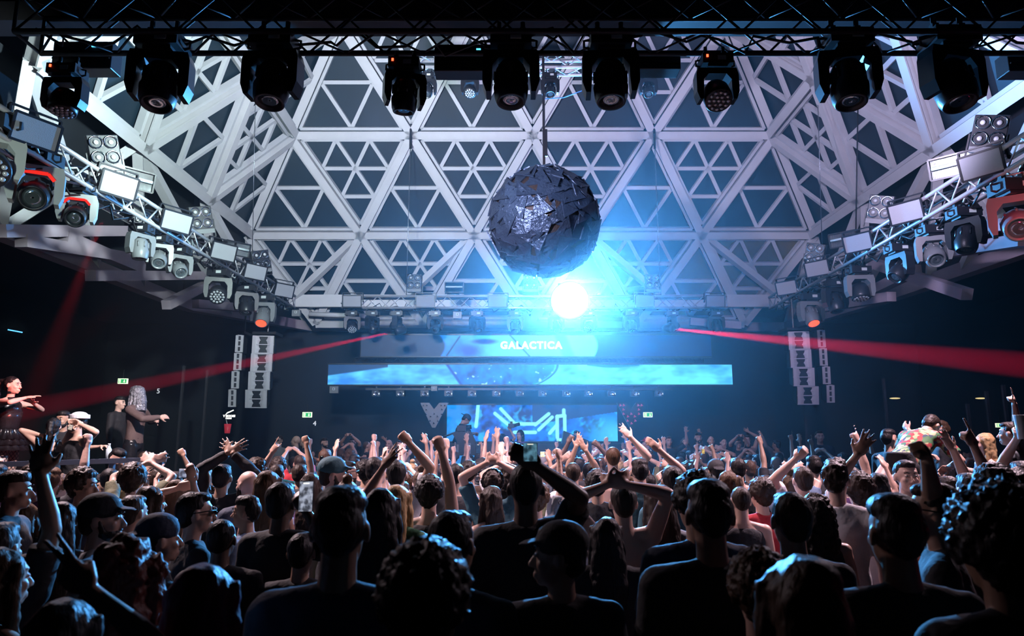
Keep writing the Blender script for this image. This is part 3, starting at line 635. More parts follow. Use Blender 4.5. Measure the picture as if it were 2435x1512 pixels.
def seg(x, y, x0, y0, x1, y1):
    dx, dy = x1 - x0, y1 - y0; t = max(0, min(1, ((x - x0) * dx + (y - y0) * dy) / (dx * dx + dy * dy))); return math.hypot(x - x0 - dx * t, y - y0 - dy * t)
DK = (.000, .035, .16); MD = (.0, .16, .85); CY = (.06, .62, .92); LT = (.25, .85, .90)
def f_top(x, y, u, v):
    d = (.0, .016, .06)
    d = mixc(d, (0, .01, .05), sm(40, 0, math.hypot((x - 925) * .9, y - 815)) * .8)
    if x < 1040 or x > 1432: 
        return d
    c = mixc((.02, .26, .95), (.16, .74, .95), sm(1050, 1290, x) * .8 + fbm(x, y, 40) * .35)
    c = mixc(c, (.01, .12, .75), sm(.35, .6, fbm(x, y, 55, 3)) * sm(1200, 1080, x) * .7)
    # nose and mouth shadows of the face in the picture
    c = mixc(c, DK, sm(3, 1, seg(x, y, 1092, 800, 1062, 845)))
    c = mixc(c, (.02, .05, .3), sm(1.3, .5, math.hypot((x - 1150) / 34, (y - 812) / 7)))
    c = mixc(c, (.02, .06, .45), sm(1.5, .3, math.hypot((x - 1122 + fbm(x, y, 12, 6) * 14) / 30, (y - 834) / 18)))
    c = mixc(c, (.02, .12, .6), sm(3, 1, seg(x, y, 1212, 797, 1258, 847)))
    c = mixc(c, (.03, .30, .60), sm(20, 8, abs(x - 1340 - (y - 820) * .4)) * .6)
    e = 1046 + 12 * sin((y - 797) / 50 * 3); c = mixc(d, c, sm(e - 4, e + 3, x)); c = mixc(c, d, sm(1416, 1422, x + (y - 822) ** 2 * .012))
    return c
def f_mid(x, y, u, v):
    c = mixc((.02, .22, .95), (.13, .74, .93), (fbm(x, y * 2.2, 70, 1) - .5) * 2.6 + .35 + .45 * sm(900, 1400, x))
    c = mixc(c, (.02, .20, .85), sm(.55, .75, fbm(x, y * 3, 60, 7)) * .7 * sm(1100, 900, x))
    if x < 920: c = mixc(c, (.0, .045, .16), sm(2, -2, (y - 893) + (x - 779) * .14))
    if 1395 < x < 1520: c = mixc(c, (.0, .12, .4), sm(2, -2, y - 869 - 5 * sin((x - 1395) / 125 * pi)))
    l = 1058 + (y - 867) * .72; r_ = 1325 - (y - 867) ** 2 * .022
    if l < x < r_:
        k = (.0, .10, .55); k = mixc(k, (.0, .28, .95), fbm(x, y, 26, 2) * 1.4 - .35); k = mixc(k, (0, .03, .22), sm(.45, .7, fbm(x, y, 45, 4))); 
        k = mixc(k, (.35, .75, .98), sm(.71, .80, nz(x, y, 9, 3) * (1 if y > 875 else .9)))
        c = mixc(c, k, sm(l, l + 10, x) * sm(r_, r_ - 10, x) * .95)
    c = mixc(c, (0, .06, .4), sm(6, 2, abs(x - l - 4))); c = mixc(c, (0, .08, .45), sm(5, 1, abs(x - r_)))
    c = mixc(c, (.05, .45, .85), sm(.62, .72, fbm(x, y, 18, 12)) * sm(1560, 1740, x) * .7)
    return c
def f_dj(x, y, u, v):
    c = mixc((.0, .012, .12), (.0, .16, .85), (fbm(x, y, 42, 2) - .5) * 4 + .45)
    c = mixc(c, (.03, .50, 1), sm(.52, .66, fbm(x, y, 34, 8)) * .75)
    if x < 1180: c = mixc(c, (.0, .30, .8), sm(1128 + (y - 962) * .2, 1100, x) * .6)
    if x > 1265 and y < 985 - (x - 1430) * .15: c = (.0, .025, .12)
    c = mixc(c, (.08, .62, .95), sm(1370, 1467, x) * sm(980, 1030, y) * .8)
    for s in ((1176, 983, 1206, 1008), (1190, 972, 1220, 1004), (1215, 1008, 1272, 1008), (1222, 1028, 1272, 1028), (1272, 1010, 1304, 984), (1280, 1022, 1312, 992), (1324, 990, 1324, 1040), (1342, 990, 1342, 1040), (1324, 990, 1342, 988), (1326, 1046, 1342, 1046), (1134, 990, 1131, 1014), (1136, 962, 1134, 985), (1340, 975, 1340, 985), (1306, 1030, 1322, 1012)):
        c = mixc(c, (.25, .90, 1.0), sm(5.2, 2.6, seg(x, y, *s)))
    return c
def f_low(x, y, u, v): return mixc((.0, .16, .8), (.05, .55, .95), fbm(x, y, 40, 3))
SC1 = screen(858, 1690, 797, 847, 17.9, f_top, 'upper wide LED screen lettered in white above the stage', 560, 34, 1.25)
SC2 = screen(779, 1740, 867, 914, 17.4, f_mid, 'lower wide LED screen with pale blue picture, longer than the one above', 600, 32, 1.3)
SC3 = screen(1062, 1467, 963, 1049, 18.4, f_dj, 'LED backdrop behind the DJ with blue chain picture', 300, 64, 1.25)
SC4 = screen(985, 1500, 1083, 1102, 15.75, f_low, 'low LED strip on the front of the DJ booth', 120, 6, .8)
def text(s, p, h, mt, parent=None, name='lettering', off=.0, ext=.004, align='CENTER', space=1.0, shear=0):
    c = bpy.data.curves.new(name, 'FONT'); c.body = s; c.size = h / .72; c.align_x = align; c.offset = off; c.extrude = ext; c.space_character = space; c.shear = shear
    t = bpy.data.objects.new(name + '_curve', c); COL.objects.link(t); bpy.context.view_layer.update()
    me = bpy.data.meshes.new_from_object(t.evaluated_get(bpy.context.evaluated_depsgraph_get())); me.name = name
    bpy.data.objects.remove(t); bpy.data.curves.remove(c)
    me.materials.clear(); me.materials.append(mt); o = bpy.data.objects.new(name, me); COL.objects.link(o); o.rotation_euler = (pi / 2, 0, 0)
    if parent: o.parent = parent; o.location = Vector(p) - parent.location
    else: o.location = p
    return o
q = at_y(1263, 828.5, 17.86); text('GALACTICA', q, .185, mat('white_lettering', (1, 1, 1), .5, emis=(1, 1, 1), es=1.5), SC1, off=.009, space=1.18)
wedge = at_y(1055, 1110, 17)
# the row of little projectors below the lower screen
for i, px in enumerate((893, 951, 1009, 1066, 1122, 1180, 1236, 1290, 1347, 1400, 1455, 1511, 1568)):
    q = at_y(px, 936, 17.3); r = empty('small_projector', q); tag(r, 'small projector, number %d from the left in the row under the lower screen' % (i + 1), 'stage lamp', 'projectors under the lower screen')
    r['label'] = 'small projector under the lower screen, %s' % ('at the left end of the row', 'second in the row from the left', 'third in the row from the left', 'fourth from the left, under the grey box', 'fifth in the row from the left', 'sixth in the row from the left', 'in the very middle of the row', 'sixth in the row from the right', 'fifth in the row from the right', 'fourth in the row from the right', 'third in the row from the right', 'second in the row from the right', 'at the right end of the row')[i]
    MB().box((0, .12, .01), (.2, .2, .14)).beam((0, .12, .08), (0, .12, .30), .03, .03).obj('housing', M_HOUS, r)
    MB().lathe([(0, .05), (.04, .055), (.04, .045), (.02, .01)], 14, (0, .02, 0), (0, -1, 0)).obj('lens', M_CHROME, r, True)
    MB().box((.085, .01, .0), (.02, .02, .04)).obj('indicator_light', mat('white_led', (.5, .5, .5), .5, emis=(.8, .9, 1), es=.8), r)
tag(MB().beam(at_y(870, 925, 17.42), at_y(1600, 925, 17.42), .05, .05).obj('lamp_bar', M_HOUS), 'black bar that carries the row of small projectors', 'bar')
# V-shaped panels of triangular lamps
def vpanel(px, py, label, dim):
    q = at_y(px, py, 17.2); r = empty('triangle_light_panel', q); tag(r, label, 'light panel'); k = .0105
    P = [(-33, 28), (-12, 28), (0, 13), (12, 28), (33, 28), (4, -30), (-4, -30)]; pts = [(x * k, y * k) for x, y in P]; n = len(pts)
    m = MB(); m.add([(x, 0, z) for x, z in pts] + [(x, .08, z) for x, z in pts], [(0, 1, 2, 6), (2, 3, 4, 5), (2, 5, 6)] + [tuple(i + n for i in f[::-1]) for f in ((0, 1, 2, 6), (2, 3, 4, 5), (2, 5, 6))] + [(i, i + n, (i + 1) % n + n, (i + 1) % n) for i in range(n)])
    m.obj('panel', M_GREY if not dim else M_HOUS, r)
    for x, z in ((-25, 22), (25, 22), (-18, 12), (18, 12), (-18, 2), (18, 2), (-8, -4), (8, -4), (0, 2), (-9, -14), (9, -14), (0, -20), (-17, 22), (17, 22)):
        MB().lathe([(0, .042), (.02, .03), (.03, .012)], 3, (x * k, -.005, z * k), (0, -1, 0)).obj('triangle_lamp', M_CHROME if not dim else mat('dim_red_lamp', (.4, .08, .12), .3, emis=(1, .05, .15), es=.25), r)
vpanel(1032, 986, 'grey V-shaped panel of triangular lamps left of the DJ backdrop', 0); vpanel(1501, 986, 'dark V-shaped panel of triangular lamps right of the DJ backdrop', 1)
# ------------------------------------------------------------------ stage and DJ booth
M_STG = mat('stage_black', (.012, .014, .02), .5, bump=.05)
st = empty('stage', (0, 17.2, 0)); tag(st, 'black raised stage under the screens', 'stage')
MB().box((.1, 0, .21), (12.4, 4.0, .42)).obj('platform', M_STG, st); MB().box((.1, -2.03, .21), (12.4, .04, .40)).obj('front_panel', M_STG, st)
for bx, by, bw, bd, lb in ((-4.4, 14.62, 4.2, 1.1, 'low black step in front of the stage on the left'), (5.2, 14.62, 4.2, 1.1, 'low black step in front of the stage on the right'), (6.7, 13.2, 3.4, 1.7, 'low black step far right of the stage'), (6.1, 7.9, 4.8, 3.6, 'low black terrace under the people on the right side')):
    r = empty('low_step', (bx, by, 0)); tag(r, lb, 'step'); MB().box((0, 0, .20), (bw, bd, .40)).obj('platform', M_STG, r); MB().box((0, -bd / 2, .405), (bw, .04, .025)).obj('edge_strip', M_DALU, r)
r = empty('camera_riser', (-1.25, 16.2, .42)); tag(r, 'black riser under the bending cameraman', 'step'); MB().box((0, 0, .22), (.9, .6, .44)).obj('platform', M_STG, r)
q0, q1 = at_y(1040, 1056, 15.9), at_y(1515, 1056, 15.9)
bo = empty('dj_booth', ((q0.x + q1.x) / 2, 16.05, .42)); tag(bo, 'wide black DJ booth in front of the chain backdrop', 'booth')
hh = q0.z - .42
MB().box((0, 0, hh / 2), (q1.x - q0.x, .3, hh)).obj('counter', M_STG, bo); MB().box((0, -.0, hh), (q1.x - q0.x + .1, .36, .04)).obj('counter_top', M_HOUS, bo)
for px, cl in ((1490, (1, .05, .15)), (1489, (.05, .25, .9))):
    q = at_y(px, 1063 if cl[0] == 1 else 1049, 15.95); MB().box(q - bo.location, (.06 if cl[0] == 1 else .07, .02, .05 if cl[0] == 1 else .16)).obj('indicator_light', mat('booth_led%d' % int(cl[0] * 100), cl, .5, emis=cl, es=.7), bo)
rl = mat('red_lettering', (.9, .2, .2), .5, emis=(1, .22, .2), es=.8); q = at_y(1499, 1068, 15.86); text('ACTICA', q, .055, rl, bo, off=.002, align='LEFT')
q = at_y(1531, 1079, 15.5); text('FG', q, .09, mat('white_sign', (.9, .9, .9), .5, emis=(.9, .9, 1), es=.5), bo, off=.004, align='LEFT', shear=.3)
# slanted monitor with the DJ behind it
q = at_y(1365, 1045, 16.0); r = empty('slanted_monitor', q); tag(r, 'dark slanted monitor wedge in front of the DJ', 'monitor')
MB().add([(-.30, -.1, -.22), (.28, -.1, -.17), (.32, -.1, -.02), (-.24, -.1, .20), (-.30, .25, -.22), (.28, .25, -.17), (.32, .25, -.04), (-.24, .25, .16)], [(0, 1, 2, 3), (4, 7, 6, 5), (0, 4, 5, 1), (1, 5, 6, 2), (2, 6, 7, 3), (3, 7, 4, 0)]).obj('housing', M_HOUS, r)
MB().tube([(-.28, -.1, -.2), (-.34, -.15, -.34)], .015).tube([(.1, -.1, -.19), (.1, -.1, -.36)], .015).obj('stand', M_HOUS, r)
q = at_y(1100, 1048, 15.9); r = empty('camera_crane', q); tag(r, 'black camera crane head with wedge body left of the DJ', 'camera')
MB().add([(-.24, -.12, .18), (.18, -.12, .22), (.30, -.12, -.02), (.36, -.12, -.42), (-.05, -.12, -.46), (-.12, -.12, 0), (-.24, .15, .18), (.18, .15, .22), (.30, .15, -.02), (.36, .15, -.42), (-.05, .15, -.46), (-.12, .15, 0)],
         [(0, 1, 2, 5), (5, 2, 3, 4), (11, 8, 7, 6), (10, 9, 8, 11), (0, 6, 7, 1), (1, 7, 8, 2), (2, 8, 9, 3), (3, 9, 10, 4), (4, 10, 11, 5), (5, 11, 6, 0)]).obj('housing', M_HOUS, r)
MB().box((-.02, -.05, .28), (.20, .14, .12)).obj('camera_body', M_HOUS, r); MB().tube([(.06, -.05, .30), (.2, -.05, .31)], .05, 14).obj('lens', M_HGLOSS, r, True); MB().box((.16, -.14, -.2), (.07, .01, .3)).box((-.10, -.14, -.22), (.05, .01, .28)).obj('grille', M_GREY, r)
MB().tube([(-.12, -.05, .2), (-.45, -.05, .08)], .02).obj('handle', M_HOUS, r)
# ------------------------------------------------------------------ signs
M_EX = mat('exit_green', (.02, .35, .12), .5, emis=(.03, .42, .12), es=1.0); M_EXW = mat('exit_white', (.9, 1, .8), .5, emis=(.9, 1, .65), es=1.3)
def exit_sign(px, py, Y, lb, k=1.0):
    q = at_y(px, py, Y); r = empty('exit_sign', q); tag(r, lb, 'sign'); r.scale = (k,) * 3
    MB().box((0, .03, 0), (.25, .05, .14)).obj('housing', M_EXW, r); MB().box((0, 0, 0), (.215, .012, .105)).obj('panel', M_EX, r)
    MB().beam((.055, -.01, .035), (.055, -.01, -.02), .018, .006, (0, 1, 0)).add([(.025, -.013, -.01), (.085, -.013, -.01), (.055, -.013, -.04)], [(0, 1, 2)]).obj('arrow', M_EXW, r)
    MB().box((-.065, -.008, 0), (.05, .006, .08)).obj('door_symbol', M_EXW, r)
    MB().ell((-.06, -.014, .022), (.008, .004, .008)).beam((-.062, -.014, .015), (-.068, -.014, -.008), .011, .004, (0, 1, 0)).beam((-.068, -.014, -.008), (-.052, -.014, -.032), .007, .004, (0, 1, 0)).beam((-.068, -.014, -.008), (-.082, -.014, -.028), .007, .004, (0, 1, 0)).obj('running_figure', M_EX, r)
    MB().tube([(0, .03, .07), (0, .03, .3)], .008).obj('bracket', M_HOUS, r)
exit_sign(291, 906, 15.6, 'green exit sign above the dancers on the left podium', .85); exit_sign(730, 986, 18.0, 'green exit sign left of the stage beneath the left loudspeakers', .95)
exit_sign(1541, 986, 17.8, 'green exit sign just right of the dark V-shaped panel', .9); exit_sign(2378, 1011, 13, 'dim green exit sign near the right edge of the room', .55)
WHT = mat('white_sign', (.9, .9, .9), .5)
for s, px, py, h, lb in (('5', 376, 935, .11, 'white door number five on the dark wall beside the veiled dancer'), ('4', 748, 1012, .11, 'white door number four beside the exit sign left of the stage')):
    o = text(s, at_y(px, py, 15.6), h, WHT, name='door_number'); tag(o, lb, 'sign')
q = at_y(545, 988, 15.4); r = empty('bar_sign', q); tag(r, 'small lit white bar sign below the left loudspeakers', 'sign')
M_SG = mat('lit_sign', (1, 1, 1), .5, emis=(1, .98, .9), es=1.6)
text('Y GOOSE', q + Vector((0, 0, -.03)), .045, M_SG, r, off=.003); MB().beam((-.06, 0, .05), (.09, 0, .12), .02, .01, (0, 1, 0)).beam((-.08, 0, .02), (-.02, 0, .08), .012, .01, (0, 1, 0)).obj('bird_mark', M_SG, r); MB().box((-.01, 0, -.06), (.13, .01, .03)).obj('strip', M_SG, r)
q = at_y(541, 1019, 15.2); r = empty('red_cup', q); tag(r, 'red cup with straw standing on the bar below the lit sign', 'cup')
MB().lathe([(-.10, .05), (-.09, .055), (.1, .075), (.1, .07)], 18).obj('cup', mat('red_plastic', (.5, .04, .06), .4, emis=(.7, .03, .06), es=.25), r, True); MB().tube([(0, 0, .05), (-.05, 0, .22)], .008).obj('straw', M_WHS, r)  # slight red emission in the plastic makes the cup look lit
tag(MB().beam(at_y(20, 784, 12), at_y(52, 790, 12), .035, .02).obj('blue_strip_light', mat('blue_strip', (0, 0, 0), .5, emis=(.1, .45, 1), es=2)), 'small blue strip light high on the dark left wall', 'light')
for px, py, lb in ((2128, 947, 'left one of two small ceiling spots over the right-hand bar'), (2332, 947, 'right one of two small ceiling spots over the right-hand bar')):
    q = at_y(px, py, 14); tag(MB().ell(q, (.11, .05, .015)).obj('ceiling_spot', mat('warm_spot', (1, .8, .4), .5, emis=(1, .8, .35), es=.8), None, True), lb, 'light')
# ------------------------------------------------------------------ podium with railing
pd = empty('dance_podium', (-5.4, 8.3, 0)); tag(pd, 'raised podium for the dancers behind the left railing', 'podium')
MB().box((-1.2, -.25, .26), (4.8, 1.9, .52)).obj('platform', M_STG, pd); MB().box((-2.0, 2.9, .49), (4.2, 4.4, .98)).obj('upper_platform', M_STG, pd)
ra, rb = at_y(-60, 1106, 7.0), at_y(388, 1092, 7.4); rl_ = empty('railing', ra); tag(rl_, 'dark metal railing along the front of the dancers podium', 'railing')
o = rb - ra; M_RAIL = mat('railing_paint', (.10, .12, .17), .4, .3)
MB().beam((0, 0, 0), o, .06, .05).obj('top_rail', M_RAIL, rl_)
for t in (.04, .36, .72, .99): MB().beam(o * t, o * t - Vector((0, 0, (ra + o * t).z)), .045, .045).obj('post', M_RAIL, rl_)
# ================================================================== PEOPLE
TMP = bpy.data.scenes.new('tmp')
def remesh(mb, voxel, name, m, smooth_it=2, disp=0, dscale=20, fac=.5):
    me = mb.mesh(name, m); o = bpy.data.objects.new('t', me); TMP.collection.objects.link(o)
    r = o.modifiers.new('r', 'REMESH'); r.mode = 'VOXEL'; r.voxel_size = voxel; r.use_smooth_shade = True
    if smooth_it: q = o.modifiers.new('s', 'SMOOTH'); q.iterations = smooth_it; q.factor = fac
    vl = TMP.view_layers[0]; vl.update(); dg = vl.depsgraph
    out = bpy.data.meshes.new_from_object(o.evaluated_get(dg)); out.name = name
    bpy.data.objects.remove(o); bpy.data.meshes.remove(me)
    if disp:
        nn = [v.normal.copy() for v in out.vertices]
        for v, n in zip(out.vertices, nn):
            p = v.co; v.co = p + n * disp * (noise.noise(p * dscale) + .6 * noise.noise(p * dscale * 2.3))
    out.polygons.foreach_set('use_smooth', [True] * len(out.polygons)); out.update()
    return out
SK = [mat('skin_fair', (.62, .40, .33), .45, var=.06), mat('skin_light', (.52, .32, .25), .45, var=.06), mat('skin_olive', (.40, .24, .17), .45, var=.06), mat('skin_tan', (.26, .145, .095), .45, var=.06), mat('skin_brown', (.10, .055, .038), .42, var=.06)]
def cloth(name, c, v=.12): return mat('cloth_' + name, c, .8, bump=.25, bscale=30, var=v, vscale=5)
CL = dict(black=cloth('black', (.014, .014, .018)), navy=cloth('navy', (.02, .03, .06)), white=cloth('white', (.62, .60, .64)), grey=cloth('grey', (.20, .21, .23)), red=cloth('red', (.42, .02, .03)), teal=cloth('teal', (.03, .10, .13)),
          cream=cloth('cream', (.50, .44, .36)), green=cloth('green', (.04, .14, .07)), denim=cloth('denim', (.10, .15, .24)), brown=cloth('brown', (.10, .06, .04)), purple=cloth('purple', (.12, .05, .16)), olive=cloth('olive', (.12, .12, .06)))
def hairm(n, c, r=.5): return mat('hair_' + n, c, r, bump=.4, bscale=60, var=.35, vscale=14, stretch=(1, 1, .25), spec=.25)
HC = dict(black=hairm('black', (.010, .008, .009)), dark=hairm('dark_brown', (.026, .016, .012)), brown=hairm('brown', (.07, .038, .022)), blond=hairm('blond', (.42, .27, .13)), red=hairm('auburn', (.10, .018, .012)), grey=hairm('grey', (.25, .24, .24)), plum=hairm('plum', (.12, .012, .04)))
NECK = Vector((0, -.012, 1.53))
def head_prims(m, fem=0):
    m.ell((0, -.012, 1.655), (.074, .094, .092), None, 20, 14)
    m.ell((0, .028, 1.60), (.058, .060, .078), None, 16, 12)
    m.ell((0, .020, 1.570), (.054, .056, .045), None, 14, 10)
    m.ell((0, .062, 1.548), (.026 if not fem else .021, .024, .022))
    m.ell((0, .064, 1.672), (.050, .022, .012))
    for s in (-1, 1):
        m.ell((s * .036, .056, 1.610), (.022, .026, .024)); m.ell((s * .078, -.008, 1.628), (.009, .020, .031), Matrix.Rotation(s * .35, 3, 'Z')); m.ell((s * .030, .078, 1.644), (.0135, .010, .008))
        m.ell((s * .010, .098, 1.601), (.008, .010, .008))
    m.cap((0, .080, 1.650), (0, .108, 1.606), .008, .012, 8)
    m.ell((0, .086, 1.572), (.024, .012, .0075)); m.ell((0, .085, 1.560), (.020, .013, .008))
def hand(m, w, d, n, kind, side, big=0):
    # w wrist, d finger direction, n palm normal, side +1: thumb towards d x n
    d = Vector(d).normalized(); n = Vector(n); n = (n - d * n.dot(d)).normalized(); t = d.cross(n) * side
    rot = Matrix((t, d, n)).transposed(); g = 1 + big
    m.ell(w + d * .048, (.041 * g, .052, .017 * g), rot, 14, 10); m.ell(w + d * .072, (.042 * g, .028, .0145 * g), rot, 12, 8)
    CR = {'fist': [(88, 100, 60)] * 4, 'open': [(4, 8, 6), (2, 6, 5), (3, 8, 6), (6, 12, 8)], 'point': [(2, 4, 3)] + [(88, 98, 60)] * 3, 'relax': [(22, 30, 20), (28, 34, 22), (32, 38, 25), (38, 40, 28)], 'grab': [(48, 50, 30), (50, 55, 32), (52, 55, 34), (55, 55, 34)],
          'peace': [(2, 4, 3), (2, 4, 3), (88, 98, 60), (88, 98, 60)], 'horn': [(2, 4, 3), (88, 98, 60), (88, 98, 60), (4, 6, 5)]}[kind]
    L = [(.044, .026, .021), (.048, .030, .023), (.045, .027, .022), (.035, .021, .019)]
    sp = {'open': .16, 'peace': .14}.get(kind, .03)
    for k in range(4):
        off = (.0300, .0103, -.0095, -.0285)[k]; p = w + d * (.088 - (.006 if k == 3 else 0)) + t * off; ang = 0; fd = (d + t * (1.5 - k) * sp).normalized(); r = (.0092, .0094, .0090, .0080)[k] * g
        for j in range(3):
            ang += R(CR[k][j]); v = fd * cos(ang) + n * sin(ang); q = p + v * L[k][j]; m.cap(p, q, r, r * .92, 8); p = q; r *= .93
    b = w + d * .022 + t * .030
    if kind in ('fist', 'point', 'peace', 'horn'): v1 = (d * .8 + t * .35 + n * .55).normalized(); v2 = (d * .35 - t * .75 + n * .6).normalized()
    elif kind == 'grab': v1 = (d * .6 + t * .5 + n * .7).normalized(); v2 = (d * .7 - t * .1 + n * .7).normalized()
    else: v1 = (d * .65 + t * .75 + n * .15).normalized(); v2 = (d * .9 + t * .40 + n * .1).normalized()
    m.cap(b - v1 * .015, b + v1 * .042, .0150 * g, .0115 * g, 8); m.cap(b + v1 * .042, b + v1 * .042 + v2 * .032, .0110 * g, .0090 * g, 8)
def ik(S, T, a, b, hint):
    v = T - S; L = v.length; mx = (a + b) * .995
    if L > mx: T = S + v * (mx / L); v = T - S; L = mx
    L = max(L, abs(a - b) + .03); u = v.normalized(); x = (a * a - b * b + L * L) / (2 * L); h = sqrt(max(a * a - x * x, 0)); hn = Vector(hint); hn = hn - u * hn.dot(u)
    hn = hn.normalized() if hn.length > 1e-3 else u.orthogonal()
    return S + u * x + hn * h, T
PRE = {'hang': (.235, .06, .86, 'relax'), 'front': (.16, .30, 1.12, 'relax'), 'up': (.25, .12, 2.00, 'open'), 'fist': (.22, .16, 1.97, 'fist'), 'point': (.24, .18, 2.0, 'point'), 'bent': (.26, .24, 1.72, 'open'), 'wave': (.36, .14, 1.84, 'open'),
       'phone': (.07, .34, 1.80, 'grab'), 'onhead': (.06, -.04, 1.83, 'relax'), 'clap': (.02, .26, 1.76, 'open'), 'low': (.15, .33, 1.38, 'grab'), 'cup': (.13, .30, 1.55, 'grab')}
def solve(a, s, fem):
    """a: preset name or (Vector target, kind[, hint]); returns shoulder, elbow, wrist, hand kind"""
    S = Vector((s * (.168 if fem else .182), -.005, 1.405))
    hint = None
    if isinstance(a, str): x, y, z, k = PRE[a]; T = Vector((s * x, y, z))
    else: T, k = Vector(a[0]), a[1]; hint = a[2] if len(a) > 2 else None
    up = T.z > 1.5
    if up: S = S + Vector((-s * .012, 0, .045 if T.z > 1.7 else .02))
    if hint is None: hint = (s * 1.0, -.5, -.35) if T.z < 1.62 else (s * 1, -.15, -.2)
    E, W = ik(S, T, .285, .25, hint)
    return S, E, W, k
def body_mesh(arms, skin, yaw, voxel, fem, pitch=0, big=0, lean=0):
    m = MB(); hd = MB(); head_prims(hd, fem)
    M = Matrix.Translation(NECK) @ Matrix.Rotation(yaw, 4, 'Z') @ Matrix.Rotation(pitch, 4, 'X') @ Matrix.Translation(-NECK); hd.xf(M); m.add(hd.v, hd.f)
    m.loft([(0, -.018, 1.42, .062, .056), (0, -.020, 1.47, .056 - .008 * fem, .054 - .006 * fem), (0, -.012, 1.53, .052 - .009 * fem, .052 - .006 * fem), (0, -.002, 1.585, .052 - .006 * fem, .056)])
    k = .92 if fem else 1
    m.loft([(0, -.0, .84, .150, .10), (0, 0, .92, .165, .108), (0, 0, 1.0, .150 * k, .100), (0, .005, 1.10, .132 * k, .092), (0, .005, 1.22, .150 * k, .105), (0, 0, 1.33, .168 * k, .108), (0, -.008, 1.40, .160 * k, .085), (0, -.014, 1.445, .105 * k, .060), (0, -.016, 1.475, .06, .05)], 20)
    for s, a in ((-1, arms[0]), (1, arms[1])):
        S, E, W, kd = solve(a, s, fem); f = .86 if fem else 1
        m.cap((s * .05, -.02, 1.455), S + Vector((-s * .02, 0, .012)), .036 * f, .046 * f); m.ell(S, (.056 * f, .056 * f, .056 * f)); m.cap((s * .10, -.005, 1.34), S, .062 * f, .05 * f)
        mid = S.lerp(E, .45); m.tube([S, mid, E.lerp(S, .12), E], [.052 * f, .049 * f, .039 * f, .038 * f], 12); m.ell(E, (.038 * f,) * 3)
        m.tube([E, E.lerp(W, .28), E.lerp(W, .8), W, W + (W - E).normalized() * .02], [.038 * f, .041 * f, .028 * f, .0255 * f, .026 * f], 12)
        d = (W - E).normalized(); face = Vector((-s * .35, 1, 0)) if W.z > 1.5 else Vector((-s, .3, 0))
        if kd == 'fist' or kd == 'grab': face = Vector((-s * .6, .8, .1))
        if abs(face.normalized().dot(d)) > .9: face = Vector((0, 0, -1))
        hand(m, W, d + (Vector((0, .25, 0)) if kd in ('open',) else Vector((0, 0, 0))), face, kd, -s, big)
    for s in (-1, 1):
        m.tube([(s * .085, 0, .90), (s * .092, .012, .72), (s * .094, .01, .50), (s * .098, -.02, .34), (s * .10, -.015, .09)], [.088, .078, .054, .050, .036], 12)
        m.cap((s * .10, -.04, .045), (s * .115, .13, .035), .040, .034)
    if lean: m.xf(Matrix.Translation((0, 0, .9)) @ Matrix.Rotation(-lean, 4, 'X') @ Matrix.Translation((0, 0, -.9)))
    return remesh(m, voxel, 'body', skin, 1)
def top_mesh(arms, kind, mt, fem, voxel=.014, lean=0):
    m = MB(); k = .92 if fem else 1; e = .016
    ring = [(0, 0, .90 if kind != 'crop' else 1.12, .160, .118), (0, .003, 1.02, .158, .112), (0, .005, 1.12, .155 * k, .108), (0, .005, 1.22, .168 * k, .118), (0, 0, 1.33, .182 * k, .122), (0, -.008, 1.40, .172 * k, .100)]
    if kind == 'crop': ring = [(0, .004, 1.16, .150 * k, .106)] + ring[3:]
    if kind != 'bra': ring += [(0, -.014, 1.447, .115 * k, .076), (0, -.018, 1.482, .072, .066)]
    if kind == 'bra': ring = [(0, .003, 1.20, .150, .108), (0, .006, 1.28, .160, .122), (0, .004, 1.33, .162, .115)]
    if kind in ('tank',): ring = ring[:-2] + [(0, -.014, 1.44, .10, .070)]
    if kind == 'hood': ring += [(0, -.03, 1.51, .085, .085), (0, -.045, 1.545, .06, .06)]
    m.loft(ring, 20)
    if kind in ('tee', 'long', 'hood'):
        for s, a in ((-1, arms[0]), (1, arms[1])):
            S, E, W, kd = solve(a, s, fem); f = .9 if fem else 1
            m.cap((s * .05, -.02, 1.452), S + Vector((-s * .02, 0, .015)), .050 * f, .060 * f); m.ell(S, (.071 * f,) * 3); m.cap((s * .10, -.005, 1.34), S, .078 * f, .066 * f)
            if kind == 'tee': m.tube([S, S.lerp(E, .35), S.lerp(E, .74)], [.068 * f, .066 * f, .068 * f], 14)
            else: m.tube([S, S.lerp(E, .5), E, E.lerp(W, .3), W], [.066 * f, .062 * f, .054 * f, .052 * f, .038 * f], 14); m.ell(E, (.052 * f,) * 3)
    if lean: m.xf(Matrix.Translation((0, 0, .9)) @ Matrix.Rotation(-lean, 4, 'X') @ Matrix.Translation((0, 0, -.9)))
    return remesh(m, voxel, 'top', mt, 3, .006 if kind != 'bra' else 0, 9)
PANTS = {}
def pants_mesh(kind, mt):
    key = (kind, mt.name)
    if key not in PANTS:
        m = MB(); m.loft([(0, 0, .82, .160, .115), (0, 0, .92, .172, .118), (0, 0, 1.03, .150, .108)], 18); z = .10 if kind == 'long' else .62
        for s in (-1, 1):
            if kind == 'long': m.tube([(s * .088, 0, .90), (s * .094, .01, .70), (s * .096, .01, .50), (s * .10, -.015, .30), (s * .10, -.012, .10)], [.102, .092, .072, .066, .062], 14)
            else: m.tube([(s * .088, 0, .90), (s * .094, .01, .76), (s * .095, .01, .66)], [.102, .098, .094], 14)
        PANTS[key] = remesh(m, .016, 'trousers' if kind == 'long' else 'shorts', mt, 2, .005, 8)
    return PANTS[key]
HM = {}
